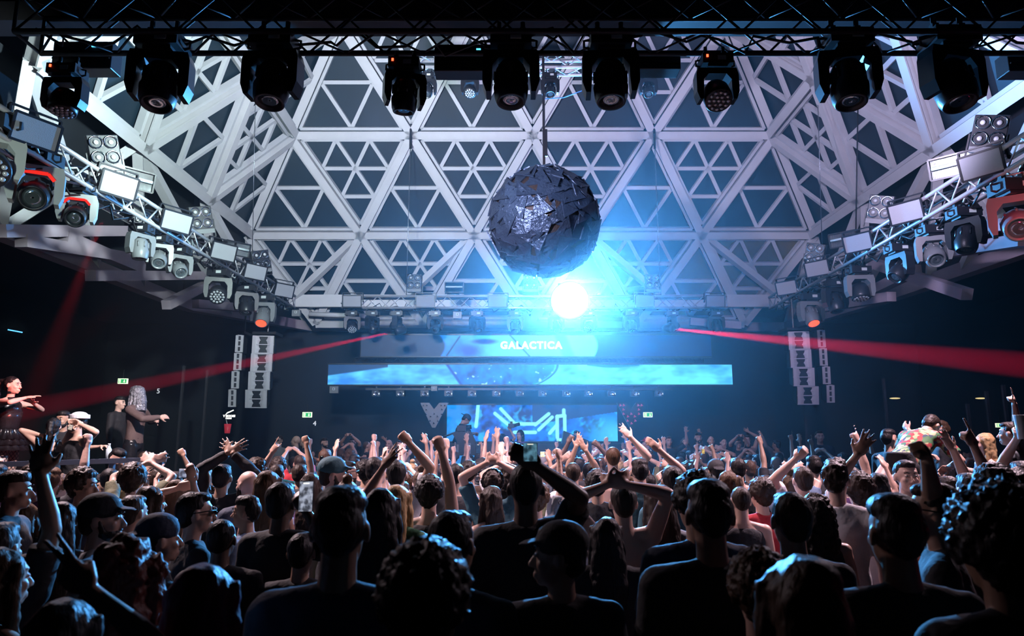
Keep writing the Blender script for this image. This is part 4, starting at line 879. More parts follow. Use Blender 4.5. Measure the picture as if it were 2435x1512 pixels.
def hair_mesh(kind, mt, fine=0):
    key = (kind, mt.name, fine)
    if key in HM: return HM[key]
    m = MB(); rr = random.Random(hash(kind) % 99); disp, ds = .0035, 30
    rr = random.Random(len(kind) * 7)
    cap = lambda g=0: (m.ell((0, -.026, 1.668), (.080 + g, .092 + g, .090 + g), None, 20, 14), m.ell((0, -.052, 1.625), (.066 + g, .060 + g, .072 + g), None, 16, 12))
    if kind == 'buzz': m.ell((0, -.026, 1.664), (.0765, .089, .089), None, 20, 14); m.ell((0, -.050, 1.628), (.063, .055, .066)); disp = .001
    elif kind == 'short': cap(); m.ell((0, .012, 1.722), (.060, .070, .034))
    elif kind == 'fade': m.ell((0, -.026, 1.655), (.0765, .088, .082), None, 18, 12); m.ell((0, -.040, 1.63), (.064, .062, .068)); m.ell((0, -.004, 1.712), (.074, .088, .052), None, 18, 12); m.ell((0, .03, 1.73), (.055, .05, .03)); disp = .004
    elif kind == 'quiff': cap(); m.ell((0, .02, 1.735), (.062, .068, .042)); m.ell((.015, .055, 1.745), (.045, .035, .034)); disp = .012
    elif kind in ('curly', 'bigcurly'):
        g = .014 if kind == 'curly' else .040; cap(g * .6); n = 190 if kind == 'curly' else 420
        for i in range(n):
            z = 1 - 1.45 * (i + .5) / n; a = i * 2.4; rxy = sqrt(max(0, 1 - z * z)); x, y = rxy * cos(a), rxy * sin(a)
            if y > .55 and z < .45: continue
            rad = rr.uniform(.010, .019); m.ell((x * (.080 + g), -.024 + y * (.092 + g), 1.668 + z * (.090 + g)), (rad,) * 3, None, 6, 5)
            if fine and i % 2 == 0: q = 1 + rr.uniform(.10, .24); m.tube([(x * (.08 + g), -.024 + y * (.092 + g), 1.668 + z * (.09 + g)), (x * (.08 + g) * q, -.024 + y * (.092 + g) * q, 1.668 + z * (.09 + g) * q + .01)], [.008, .004], 5)
        disp = .009; ds = 60
    elif kind == 'long':
        cap(.006); m.loft([(0, -.045, 1.70, .080, .070), (0, -.055, 1.60, .092, .066), (0, -.07, 1.48, .105, .052), (0, -.09, 1.34, .110, .045), (0, -.10, 1.20, .085, .030)], 18)
        for s in (-1, 1): m.tube([(s * .070, .01, 1.70), (s * .084, .0, 1.60), (s * .085, .01, 1.48), (s * .10, .03, 1.36)], [.025, .030, .030, .018], 8)
        disp = .010; ds = 14
    elif kind == 'wavy':
        cap(.016); m.loft([(0, -.045, 1.70, .095, .080), (0, -.055, 1.58, .120, .082), (0, -.06, 1.45, .135, .07), (0, -.07, 1.36, .10, .045)], 18)
        for s in (-1, 1): m.tube([(s * .08, .02, 1.70), (s * .105, .015, 1.60), (s * .11, .02, 1.48), (s * .10, .02, 1.40)], [.030, .036, .034, .02], 8)
        disp = .020; ds = 22
    elif kind == 'pony':
        cap(.002); m.tube([(0, -.10, 1.70), (0, -.17, 1.69), (0, -.20, 1.58), (0, -.18, 1.42), (0, -.17, 1.28)], [.030, .034, .036, .030, .012], 10); m.ell((0, -.12, 1.70), (.03, .03, .03)); disp = .008
    elif kind == 'bun': cap(.002); m.ell((0, -.06, 1.775), (.042, .042, .036)); disp = .008
    elif kind == 'braids':
        cap(.0)
        for i in range(9):
            x = (i - 4) * .018; pts = [(x, .055 - abs(x) * .5, 1.745 - abs(x) * .35), (x * 1.1, -.03, 1.77 - abs(x) * .4), (x * 1.15, -.10, 1.72 - abs(x) * .2), (x * 1.1, -.135, 1.62), (x, -.13, 1.50), (x, -.135, 1.40)]
            for a, b in zip(pts, pts[1:]):
                for t in (0, .33, .66): m.ell(Vector(a).lerp(Vector(b), t), (.0125,) * 3, None, 6, 5)
        disp = .002
    elif kind == 'bob': cap(.010); m.loft([(0, -.04, 1.70, .088, .078), (0, -.045, 1.58, .10, .078), (0, -.045, 1.50, .098, .07), (0, -.04, 1.47, .08, .05)], 18); disp = .008
    HM[key] = remesh(m, .0105 if not fine else .009, 'hair', mt, 1, disp, ds); return HM[key]
CAPM = {}
def cap_mesh(kind, mt):
    key = (kind, mt.name)
    if key in CAPM: return CAPM[key]
    m = MB()
    if kind == 'sailor': m.lathe([(0, .094), (.05, .10), (.055, .115), (.0, .118)], 20, (0, -.02, 1.70)); m.ell((0, -.02, 1.745), (.088, .095, .045))
    elif kind == 'veil':
        m.loft([(0, -.02, 1.778, .035, .045), (0, -.018, 1.745, .084, .100), (0, -.012, 1.67, .094, .112), (0, .006, 1.58, .090, .118), (0, .012, 1.50, .094, .124), (0, .0, 1.44, .120, .135), (0, .0, 1.40, .135, .13)], 26)
        for i in range(14):
            a = i * pi / 7; m.tube([(.085 * cos(a), -.015 + .10 * sin(a), 1.72), (.098 * cos(a), .0 + .122 * sin(a), 1.56), (.12 * cos(a), .0 + .135 * sin(a), 1.40)], [.008, .012, .010], 6)
    else:
        m.ell((0, -.018, 1.690), (.088, .106, .085), None, 20, 14); m.lathe([(-.02, .090), (.015, .092)], 20, (0, -.018, 1.682))
        if kind == 'cap': m.ell((0, .100, 1.690), (.068, .062, .007), Matrix.Rotation(-.15, 3, 'X'), 14, 8)
        if kind == 'backcap': m.ell((0, -.14, 1.675), (.066, .065, .007), Matrix.Rotation(.25, 3, 'X'), 14, 8)
        if kind == 'hood': m.ell((0, -.02, 1.66), (.11, .125, .125), None, 18, 12); m.ell((0, -.05, 1.55), (.11, .10, .08))
    CAPM[key] = remesh(m, .008, 'cap' if 'cap' in kind or kind == 'sailor' else kind, mt, 2, .002 if kind != 'veil' else .010, 10 if kind != 'veil' else 28, .5); return CAPM[key]
GL_ = {}
def glasses_mesh(dark=1):
    if dark not in GL_:
        m = MB()
        for s in (-1, 1):
            if dark: m.ell((s * .032, .098, 1.645), (.029, .006, .019))
            m.tube([(s * .032 + .03 * cos(a * pi / 6), .099, 1.645 + .02 * sin(a * pi / 6)) for a in range(13)], .003, 5); m.tube([(s * .060, .097, 1.652), (s * .082, .04, 1.650), (s * .084, -.03, 1.642)], .0035, 5)
        m.tube([(-.008, .106, 1.65), (.008, .106, 1.65)], .003, 5); GL_[dark] = m.mesh('glasses', M_HGLOSS, True)
    return GL_[dark]
M_EYEW = mat('eye_white', (.6, .58, .56), .2); M_EYEB = mat('eye_dark', (.01, .008, .008), .1)
EYE = {}
def eye_mesh(s):
    if s not in EYE:
        m = MB(); m.cur = 0; m.ell((s * .030, .0835, 1.644), (.0115, .007, .0065), None, 10, 8)
        m.cur = 1; m.ell((s * .030, .0895, 1.644), (.005, .003, .0055), None, 8, 6); m.tube([(s * .014, .092, 1.662), (s * .032, .092, 1.668), (s * .048, .082, 1.661)], [.003, .0042, .002], 6)
        EYE[s] = m.mesh('eye', [M_EYEW, M_EYEB], True)
    return EYE[s]
def beard_mesh(mt):
    key = ('beard', mt.name)
    if key not in HM:
        m = MB(); m.ell((0, .030, 1.566), (.060, .062, .040), None, 16, 10); m.ell((0, .064, 1.545), (.032, .028, .026)); m.ell((0, .088, 1.585), (.026, .010, .006))
        for s in (-1, 1): m.cap((s * .062, .02, 1.58), (s * .070, .004, 1.63), .016, .012)
        HM[key] = remesh(m, .008, 'beard', mt, 1, .003, 60)
    return HM[key]
PEOPLE = []
def person(base, k, yaw, hair, hc, skin, top, tc, arms=('hang', 'hang'), label='', hy=0, hp=0, hat=None, hatc=None, glasses=None, beard=0, fem=0, voxel=.011, pants='black', shorts=0, group=None, big=0, bodycache=None, face=None, lean=0, fine=0):
    root = empty('person', base, (0, 0, R(yaw))); root.scale = (k, k, k); tag(root, label, 'person', group)
    skm = SK[skin]
    if bodycache is not None: bm_, tm_ = bodycache
    else: bm_, tm_ = body_mesh(arms, skm, R(hy), voxel, fem, R(hp), big, R(lean)), (top_mesh(arms, top, CL[tc] if isinstance(tc, str) else tc, fem, .014, R(lean)) if top != 'none' else None)
    inst('body', bm_, root)
    if tm_: 
        o = inst('shirt' if top in ('tee', 'long', 'tank', 'crop') else {'bra': 'harness_top', 'hood': 'hooded_top'}[top], tm_, root)
    inst('shorts' if shorts else 'trousers', pants_mesh('short' if shorts else 'long', CL[pants] if isinstance(pants, str) else pants), root)
    M = Matrix.Translation(NECK) @ Matrix.Rotation(R(hy), 4, 'Z') @ Matrix.Rotation(R(hp), 4, 'X') @ Matrix.Translation(-NECK)
    if lean: M = Matrix.Translation((0, 0, .9)) @ Matrix.Rotation(-R(lean), 4, 'X') @ Matrix.Translation((0, 0, -.9)) @ M
    if hair: inst('hair', hair_mesh(hair, HC[hc], fine), root, mtx=M)
    if hat: inst({'cap': 'cap', 'backcap': 'cap', 'sailor': 'sailor_cap', 'veil': 'veil', 'hood': 'hood'}[hat], cap_mesh(hat, CL[hatc] if isinstance(hatc, str) else hatc), root, mtx=M)
    if glasses is not None: inst('glasses', glasses_mesh(glasses), root, mtx=M)
    if face or (face is None and abs(((yaw + hy + 180) % 360) - 180) > 50):
        for s_e in (-1, 1): inst('eye', eye_mesh(s_e), root, mtx=M)
    if beard: inst('beard', beard_mesh(HC[hc]), root, mtx=M)
    PEOPLE.append((Vector(base), k)); return root
HW = {None: .155, 'buzz': .158, 'short': .165, 'fade': .165, 'quiff': .168, 'curly': .195, 'bigcurly': .245, 'long': .19, 'wavy': .235, 'pony': .168, 'bun': .168, 'braids': .17, 'bob': .20}
def H(px, top_y, wpx, yaw, hair, hc, skin, top, tc, label, L='hang', Rr='hang', zb=0, D=None, **kw):
    """a person whose head shows at column px, crown at row top_y, with a head wpx wide"""
    w = HW[hair] + (.02 if kw.get('hat') else 0)
    if abs(sin(R(yaw + kw.get('hy', 0)))) > .6: w *= 1.15
    if D is None: D = w * F / wpx
    for _ in range(40):
        P = at_d(px, top_y, D)
        if zb > .5 or all((P.x - q.x) ** 2 + (P.y - q.y) ** 2 > .34 ** 2 for q, k_ in PEOPLE): break
        D += .04 + D * .004
    P = at_d(px, top_y, D); hgt = {'curly': 1.785, 'bigcurly': 1.81, 'quiff': 1.785, 'bun': 1.80, 'wavy': 1.775}.get(hair, 1.765 if hair else 1.75)
    k = (P.z - zb) / hgt
    if not .86 < k < 1.14: print('SCALE', label, round(k, 2), 'D', round(D, 2)); k = min(1.14, max(.86, k))
    base = Vector((P.x, P.y, zb)); Mi = (Matrix.Translation(base) @ Matrix.Rotation(R(yaw), 4, 'Z') @ Matrix.Scale(k, 4)).inverted()
    def cv(a):
        if isinstance(a, tuple) and isinstance(a[0], (int, float)):
            T = Mi @ at_d(a[0], a[1], D - (a[3] if len(a) > 3 else 0.0)); return (T, a[2]) + ((a[4],) if len(a) > 4 else ())
        return a
    vx = kw.pop('voxel', .0075 if D < 4 else (.009 if D < 7 else .011))
    return person(base, k, yaw, hair, hc, skin, top, tc, (cv(L), cv(Rr)), label, voxel=vx, fine=1 if D < 3 else 0, **kw)
# ------------------------------------------------------------------ the crowd, front to back (columns and rows of the photo)
# nearest dark heads
H(1015, 1275, 205, 0, 'curly', 'dark', 2, 'tee', 'black', 'person with loose curly brown hair, nearest head to the camera in the middle')
H(1890, 1312, 185, 12, 'long', 'brown', 1, 'tee', 'black', 'person with swept straight brown hair nearest the camera at lower right', D=1.55)
H(1800, 1298, 128, -6, 'curly', 'brown', 1, 'tee', 'black', 'person with tousled curly hair just left of the swept straight hair at lower right', D=2.15)
H(815, 1150, 128, 0, 'fade', 'black', 3, 'tee', 'navy', 'tall broad man in dark tee with rounded dark hair, back to camera, left of centre')
H(1332, 1240, 135, 8, 'short', 'black', 2, 'tee', 'black', 'person in black cap with brim turned left and red trim, lower centre', hat='cap', hatc='black', hy=75)
H(1682, 1135, 126, 0, 'fade', 'black', 3, 'long', 'black', 'broad man with short hair and thick neck, back to camera, right of centre', D=2.2)
H(1652, 1115, 100, 10, 'curly', 'black', 2, 'tee', 'navy', 'curly dark head peeking up behind the broad man right of centre', D=3.1)
H(2355, 1142, 155, 8, 'bigcurly', 'black', 3, 'tee', 'black', 'person with very big curly hair and glasses at the lower right edge', glasses=0, D=1.9)
H(2120, 1168, 116, 0, 'fade', 'black', 3, 'tee', 'black', 'dark-haired man with sleek fade, back to camera, right foreground', D=2.25)
H(1440, 1226, 84, 0, 'long', 'black', 2, 'tee', 'black', 'person with dark straight hair beside the black cap, lower centre')
H(1080, 1206, 130, -25, 'short', 'black', 3, 'tee', 'black', 'dark head with smooth crown just behind the nearest curly head', D=2.5)
H(310, 1268, 138, -10, 'wavy', 'red', 2, 'tee', 'black', 'woman with wavy auburn hair, lower left', fem=1, D=2.35)
H(490, 1333, 150, 0, 'long', 'plum', 2, 'tee', 'black', 'person with long plum-tinted hair lowest at left of centre', fem=1, D=1.9)
H(250, 1174, 92, -75, 'short', 'black', 1, 'tee', 'grey', 'man in black flat cap and grey tee turned to the right, lower left', hat='cap', hatc='black', D=3.5, beard=1)
H(386, 1222, 82, -50, 'short', 'dark', 1, 'tee', 'black', 'man in dark cap behind the auburn waves, left', hat='backcap', hatc='navy', D=3.3)
H(532, 1227, 76, 0, 'buzz', 'black', 4, 'tee', 'black', 'round dark shaved head between the cap man and the patterned shirt', D=3.3)
H(674, 1141, 74, -15, 'short', 'black', 4, 'tee', 'black', 'man with sunglasses on his head filming with a lit phone, left of centre', Rr=(728, 1215, 'grab', .25), D=3.7)
H(906, 1157, 74, 0, 'long', 'black', 3, 'tee', 'black', 'person with dark long hair right of the tall broad man', D=3.5)
H(1250, 1092, 78, 0, 'buzz', 'black', 4, 'tee', 'black', 'tall dark man with earrings holding a phone up over the crowd, centre', Rr=(1276, 1108, 'grab', .35), D=3.4)
H(1875, 1163, 92, 0, 'short', 'dark', 2, 'tee', 'black', 'dark short-haired man left of the wavy black hair, right', D=2.95)
H(1935, 1172, 72, -12, 'wavy', 'black', 1, 'tank', 'black', 'woman with wavy black hair to her chin beside the white tee, right', fem=1, D=4.4)
H(2212, 1142, 82, 60, 'short', 'dark', 2, 'tee', 'black', 'man in dark glasses seen in profile to the left, right foreground', Rr=(2198, 1045, 'fist', .2), glasses=1, D=3.0)
H(2352, 1098, 72, 5, 'curly', 'black', 2, 'tee', 'black', 'curly dark head above the big curly hair at right', D=3.9)
H(2412, 1112, 48, 0, 'braids', 'black', 3, 'tee', 'black', 'person with tight braids at the right edge', D=5.2)
H(15, 1297, 95, -30, 'long', 'brown', 1, 'tank', 'black', 'woman with light brown hair cut by the lower left edge', fem=1, D=2.5)
H(8, 1235, 70, 0, 'short', 'dark', 2, 'tee', 'black', 'person at the left edge with one arm raised high, hand open', Rr=(98, 1128, 'open', .0), D=2.9, big=.15)
# middle ground, left
H(40, 1116, 66, -70, 'fade', 'dark', 1, 'tee', 'black', 'man with faded haircut in profile to the right, left edge', D=4.4)
H(205, 1108, 62, -95, 'curly', 'dark', 1, 'tee', 'navy', 'curly-haired man in profile to the right below the railing', D=5.2)
H(145, 1124, 40, -40, 'curly', 'brown', 0, 'tank', 'cream', 'person with lit curls and a strap of beads, left of the curly-haired man', D=6.6)
H(246, 1133, 30, 130, 'short', 'black', 2, 'tee', 'black', 'man facing the camera between the curly man and the blonde', D=7.8)
H(300, 1142, 50, 0, 'long', 'blond', 0, 'tank', 'black', 'woman with straight blonde hair, left', fem=1, D=6.0)
H(65, 1192, 44, 10, 'long', 'brown', 1, 'tee', 'black', 'person with long brown hair behind the raised arm at left', fem=1, D=5.0)
H(152, 1190, 74, 15, 'long', 'black', 1, 'tee', 'black', 'woman with long black hair left of the flat cap', fem=1, D=3.9)
H(365, 1153, 58, -35, 'long', 'dark', 1, 'tee', 'grey', 'woman with parted dark brown hair turned right, left of centre', fem=1, D=4.9)
H(322, 1173, 46, -20, 'short', 'dark', 1, 'tee', 'olive', 'man with neat dark hair and pale collar, left of the parted hair', D=4.4)
H(386, 1110, 36, -60, 'short', 'dark', 1, 'tee', 'black', 'man in sunglasses waving both hands, left', glasses=1, L=(342, 1138, 'open', .3), Rr=(372, 1142, 'open', .3), D=6.8)
H(420, 1118, 30, 0, 'short', 'dark', 2, 'none', 'black', 'person with one slim fist raised beneath the dark wall, left', Rr=(436, 1085, 'fist', .1), D=7.6)
H(486, 1102, 38, -20, None, 'dark', 2, 'tee', 'black', 'balding man seen from behind next to the black jacket, left', D=6.6)
H(532, 1100, 44, 0, 'short', 'black', 2, 'long', 'black', 'man in black jacket with white collar stripe, both hands joined overhead', L=(540, 1078, 'open', .1), Rr=(556, 1080, 'open', .1), D=6.0)
H(590, 1119, 52, 60, None, 'dark', 0, 'tee', 'navy', 'bald bearded man in profile, lit skin, left of centre', beard=1, D=5.6)
H(588, 1175, 58, 85, 'fade', 'black', 1, 'tee', 'denim', 'man with dark fade in profile to the left wearing a patterned shirt', D=4.7)
H(470, 1165, 80, -55, 'short', 'black', 1, 'tee', 'black', 'man in dark glasses turned right, left of the patterned shirt', glasses=1, D=3.6)
H(424, 1138, 44, 0, 'long', 'brown', 1, 'tee', 'grey', 'person in grey tee with lifted hands and wristbands, holding a phone sideways', fem=1, L=(425, 1160, 'grab', .2), Rr=(458, 1135, 'grab', .4), D=5.3)
H(484, 1132, 36, 0, 'wavy', 'brown', 1, 'tank', 'black', 'woman with flowing brown hair left of the black jacket', fem=1, D=6.6)
H(616, 1086, 40, -60, 'curly', 'dark', 1, 'tee', 'grey', 'curly-haired man in clear glasses turned right, left of centre', glasses=0, D=7.0)
H(602, 1118, 30, 20, None, 'dark', 1, 'tee', 'black', 'second bald head, seen from behind, beside the bearded bald man', D=7.6)
H(632, 1139, 34, 0, 'buzz', 'blond', 0, 'tee', 'grey', 'person with bleached cropped hair, left of centre', D=6.4)
H(660, 1101, 38, 0, 'short', 'dark', 1, 'tee', 'black', 'dark short-haired person with raised thumb gesture and red wristband', L=(648, 1075, 'horn', .2), D=6.8)
H(716, 1100, 36, -20, 'short', 'dark', 2, 'tee', 'black', 'dark-haired person with a fist up beside the thumb gesture', Rr=(728, 1056, 'fist', .1), D=7.2)
H(742, 1122, 36, -10, 'long', 'dark', 1, 'tee', 'purple', 'woman with sunglasses in dark hair left of the black cap', fem=1, D=6.2)
H(775, 1065, 28, 0, 'short', 'brown', 1, 'tee', 'grey', 'short brown-haired head above the black cap', D=9.0)
H(796, 1087, 58, -75, 'short', 'dark', 0, 'tee', 'black', 'bearded man in a black baker cap turned right, left of centre', hat='cap', hatc='teal', beard=1, D=5.4)
H(828, 1093, 40, -60, 'short', 'black', 1, 'tee', 'navy', 'bearded man in sunglasses beside the black cap', glasses=1, beard=1, D=7.2)
H(872, 1090, 42, 0, 'curly', 'black', 2, 'tee', 'grey', 'dark curly mop behind the white tee, left of centre', D=7.4)
H(898, 1083, 44, -30, 'short', 'black', 1, 'tee', 'white', 'black-haired man in a white tee, head turned right', D=6.2)
H(945, 1090, 52, 0, 'short', 'black', 2, 'tee', 'white', 'black-haired person with bent arm and raised fist in white tee', Rr=(972, 1052, 'fist', .1, (1, 0, -.6)), D=5.6)
H(1022, 1126, 62, 0, 'curly', 'black', 1, 'tank', 'black', 'pale-shouldered person with curly top and harness, fist straight up', Rr=(1040, 1018, 'fist', .15), D=4.9, big=.12)
H(948, 1150, 50, -20, 'long', 'blond', 1, 'tee', 'green', 'person with wavy light hair in a green print shirt, arm raised', L=(912, 1110, 'open', .15), fem=1, D=4.6)
H(1086, 1099, 38, 0, 'short', 'black', 1, 'tank', 'black', 'dark short-haired person with bare back, centre left', D=7.0)
H(1118, 1096, 30, 10, 'fade', 'dark', 1, 'tee', 'grey', 'fade-haired person beside the braided head', D=8.0)
H(1148, 1089, 34, 0, 'braids', 'black', 4, 'tee', 'black', 'person with thick cornrow braids, centre left', D=7.8)
H(1172, 1113, 50, 0, 'curly', 'dark', 1, 'tee', 'teal', 'person with both elbows out, hands behind curly head', L='onhead', Rr='onhead', D=6.1)
H(1163, 1153, 44, 50, 'long', 'dark', 0, 'tank', 'grey', 'woman with dark hair and sunglasses on her head facing left', fem=1, D=5.4)
# middle ground, centre and right
H(1312, 1116, 34, 0, 'curly', 'dark', 1, 'tee', 'grey', 'curly brown head right of the raised phone', D=8.0)
H(1362, 1096, 38, 0, 'buzz', 'dark', 1, 'tee', 'white', 'person with white headband around cropped hair', D=6.9)
H(1342, 1120, 32, 0, 'short', 'brown', 1, 'tee', 'grey', 'person lifting one lit forearm straight up, centre', L=(1333, 1098, 'relax', .1), D=6.6)
H(1456, 1059, 34, 0, 'buzz', 'brown', 0, 'none', 'black', 'shaved-head shirtless man standing above the crowd, tattooed arm raised', Rr=(1500, 1040, 'open', .1), D=7.6)
H(1400, 1098, 30, 0, 'short', 'black', 2, 'none', 'black', 'person with two tattooed forearms raised, centre', L=(1370, 1062, 'open', .1), Rr=(1388, 1060, 'open', .2), D=7.0)
H(1375, 1085, 26, 0, 'short', 'black', 4, 'tee', 'black', 'person with dark-skinned hand raised left of the tattooed forearms', L=(1352, 1052, 'fist', .1), D=8.4)
H(1410, 1086, 26, 0, 'short', 'black', 4, 'tee', 'black', 'person with dark-skinned fist raised right of the tattooed forearms', Rr=(1424, 1062, 'fist', .1), D=8.6)
H(1420, 1113, 54, -10, 'curly', 'black', 2, 'tee', 'black', 'person with glossy black curls below the shaved head', D=6.0)
H(1364, 1156, 58, 60, 'fade', 'dark', 1, 'tee', 'white', 'man with undercut and glasses wearing a striped white shirt', glasses=0, D=5.0)
H(1480, 1143, 82, 0, 'short', 'dark', 1, 'none', 'black', 'shirtless person arching both arms with hands joined overhead', L=(1444, 1152, 'relax', .12, (-1, 0, -.3)), Rr=(1488, 1152, 'relax', .12, (1, 0, -.3)), D=4.1)
H(1520, 1087, 44, 0, 'fade', 'black', 1, 'tee', 'teal', 'man raising a bent arm with dark watch over the crowd', Rr=(1570, 1072, 'relax', .1), D=6.3)
H(1597, 1104, 58, 0, 'short', 'black', 2, 'tee', 'teal', 'broad-backed man in a teal tee right of the watch arm', D=5.2)
H(1566, 1150, 60, 5, 'long', 'dark', 1, 'long', 'grey', 'person in crumpled grey denim beside the teal tee', D=4.2)
H(1752, 1085, 38, 0, 'short', 'black', 1, 'tank', 'black', 'dark-haired person above the short-cropped head, right of centre', D=7.2)
H(1758, 1152, 52, 0, 'buzz', 'dark', 1, 'tank', 'black', 'short-cropped person with black cross strap on bare back', D=5.2)
H(1806, 1132, 58, 15, 'curly', 'dark', 1, 'tee', 'red', 'curly-haired person in a bright red tee, right', D=5.1)
H(1700, 1092, 42, 0, 'short', 'black', 2, 'tee', 'black', 'dark head in a cap right of the broad man', hat='backcap', hatc='black', D=7.4)
H(1725, 1118, 36, 20, 'short', 'dark', 1, 'tee', 'grey', 'lit forehead profile between two dark heads, right of centre', D=7.0)
H(1856, 1118, 52, 0, 'wavy', 'black', 2, 'tee', 'black', 'person with shiny black waves left of the earring man', fem=1, D=6.8)
H(1905, 1106, 50, 0, 'short', 'dark', 1, 'tee', 'white', 'short-haired man holding up a phone with a blue screen, right', L=(1893, 1090, 'grab', .2), D=5.8)
H(1933, 1081, 36, 0, 'fade', 'black', 0, 'tee', 'black', 'fade-haired man behind the raised blue phone', D=7.6)
H(1984, 1085, 66, -35, 'quiff', 'dark', 0, 'tee', 'white', 'man with tall curly quiff and white tee turned right', D=4.5)
H(2038, 1118, 60, -10, 'curly', 'dark', 1, 'tee', 'white', 'curly-haired man with red-lit ear in a white top, right', L=(2038, 1082, 'open', .2, (-1, 0, 0)), D=4.3, big=.1)
H(2078, 1122, 46, 0, 'long', 'black', 1, 'tee', 'black', 'dark head below the big open hand', D=5.0)
H(2152, 1090, 54, 172, 'short', 'black', 0, 'tee', 'white', 'man in a white tee looking back at the camera, right', D=5.0, voxel=.006)
H(2188, 1122, 46, 70, 'buzz', 'dark', 1, 'tee', 'black', 'short-cropped profile just right of the man looking back', D=5.4)
H(2300, 1120, 60, 0, 'short', 'black', 1, 'tee', 'black', 'person pointing one finger straight up with a bracelet, right', Rr=(2308, 1040, 'point', .1), D=4.6, big=.12)
H(2250, 1128, 44, 0, 'short', 'dark', 1, 'tee', 'black', 'person lifting an open hand beside the man in red glasses', Rr=(2254, 1030, 'open', .1), D=4.9)
H(2232, 998, 28, 60, 'fade', 'brown', 0, 'tee', 'black', 'bearded man in red glasses on the raised right side', glasses=0, beard=1, zb=.40, D=8.2)
H(2335, 1028, 30, 80, 'long', 'blond', 0, 'tank', 'grey', 'blonde woman in profile to the left with hand at her mouth, right', fem=1, L='low', zb=.40, D=7.4)
H(2398, 1000, 34, 40, 'short', 'dark', 1, 'tee', 'grey', 'man in grey tee pointing up at the right edge', Rr=(2412, 958, 'point', .1), zb=.40, D=6.8)
H(2112, 1018, 30, -70, 'fade', 'black', 1, 'tee', 'black', 'dark-haired man in profile leaning right beside the floral shirt', Rr=(2160, 1022, 'relax', .2), zb=.40, D=8.0)
FL = mat('floral_shirt', (.30, .28, .16), .8)
nt = FL.node_tree; b = nt.nodes['Principled BSDF']; tc_ = nt.nodes.new('ShaderNodeTexCoord'); vo = nt.nodes.new('ShaderNodeTexVoronoi'); vo.inputs['Scale'].default_value = 26; cr = nt.nodes.new('ShaderNodeValToRGB')
nt.links.new(tc_.outputs['Object'], vo.inputs['Vector']); nt.links.new(vo.outputs['Color'], cr.inputs[0]); nt.links.new(cr.outputs[0], b.inputs['Base Color']); cr.color_ramp.interpolation = 'CONSTANT'
for i, (p, c) in enumerate(((0, (.45, .42, .22, 1)), (.35, (.40, .05, .05, 1)), (.5, (.08, .20, .08, 1)), (.68, (.42, .35, .20, 1)), (.8, (.05, .08, .12, 1)))):
    e = cr.color_ramp.elements[i] if i < 2 else cr.color_ramp.elements.new(p); e.position = p; e.color = c
H(2120, 900, 34, -60, 'short', 'dark', 1, 'tee', FL, 'person in a loud floral shirt leaning over at right', zb=.85, D=6.9, lean=58, L='cup', Rr='low')
H(1948, 1022, 20, 170, 'short', 'dark', 0, 'tee', 'navy', 'man in dark tee facing the camera far right of the stage', zb=.40, D=13.0)
# far people standing on the step around the stage
for a in ((664, 1034, 22, 165, 'short', 'dark', 1, 'tee', 'grey', 'man in sunglasses and shiny jacket standing left of the stage', dict(glasses=1)),
          (704, 1036, 18, 90, None, 'dark', 0, 'tee', 'black', 'bald man standing left of the stage next to the shiny jacket', {}),
          (724, 1036, 18, 100, 'buzz', 'dark', 1, 'tee', 'black', 'cropped-haired man standing beside the bald one left of the stage', {}),
          (772, 1040, 22, -120, 'fade', 'dark', 1, 'tee', 'black', 'bearded man below the door number four', dict(beard=1)),
          (838, 1040, 20, 180, 'short', 'black', 1, 'tee', 'black', 'person filming with a phone left of the stage', dict(L='phone', Rr='phone')),
          (874, 1048, 20, -70, 'buzz', 'brown', 1, 'tee', 'black', 'leaning person in glasses far left of the booth', {}),
          (896, 1042, 14, 180, 'short', 'dark', 1, 'tee', 'black', 'small face with hand up left of the camera crane', dict(L='bent')),
          (925, 1045, 18, 170, None, 'dark', 1, 'tee', 'navy', 'bald man with folded arms left of the camera crane', dict(L='front', Rr='front')),
          (950, 1045, 15, 180, 'short', 'dark', 1, 'tee', 'grey', 'man standing right of the bald man with folded arms', {}),
          (1660, 1027, 20, 180, 'fade', 'black', 1, 'tee', 'black', 'bearded man standing tall right of the stage', dict(beard=1)),
          (1690, 1035, 17, 180, 'buzz', 'dark', 0, 'tee', 'black', 'cropped-haired man with folded arms right of the stage', dict(L='front', Rr='front')),
          (1720, 1040, 14, 180, 'pony', 'black', 0, 'tank', 'black', 'slim woman in black right of the stage', dict(fem=1)),
          (1755, 1042, 14, 170, 'short', 'dark', 0, 'tee', 'black', 'photographer holding a camera right of the stage', dict(L='phone', Rr='phone')),
          (1775, 1033, 17, 180, 'short', 'dark', 1, 'none', 'black', 'bare-armed man with one hand to his head right of the stage', dict(L='onhead')),
          (1628, 1040, 16, 160, 'long', 'brown', 1, 'tee', 'grey', 'long-haired person waving right of the stage', dict(fem=1, L='wave')),
          (1590, 1036, 15, 180, 'short', 'brown', 1, 'tee', 'black', 'person raising a hand beside the red cap', dict(L='wave')),
          (1537, 1040, 17, 100, 'short', 'black', 1, 'tee', 'black', 'person in a bright red cap at the right end of the booth', dict(hat='cap', hatc='red')),
          (1845, 1045, 18, 40, 'short', 'black', 2, 'long', 'grey', 'person in long grey sleeves flinging one arm up, far right', dict(L='wave'))):
    px, ty, wp, yw, hr, hcl, sk, tp, tcl, lb, kw = a
    zb = .40; H(px, ty, wp, yw, hr, hcl, sk, tp, tcl, lb, zb=zb, D=14.6, **kw)
H(1371, 1023, 18, 180, 'fade', 'black', 1, 'tee', 'navy', 'DJ with dark hair behind the slanted monitor', zb=.42, D=16.9, L='front', Rr='front')
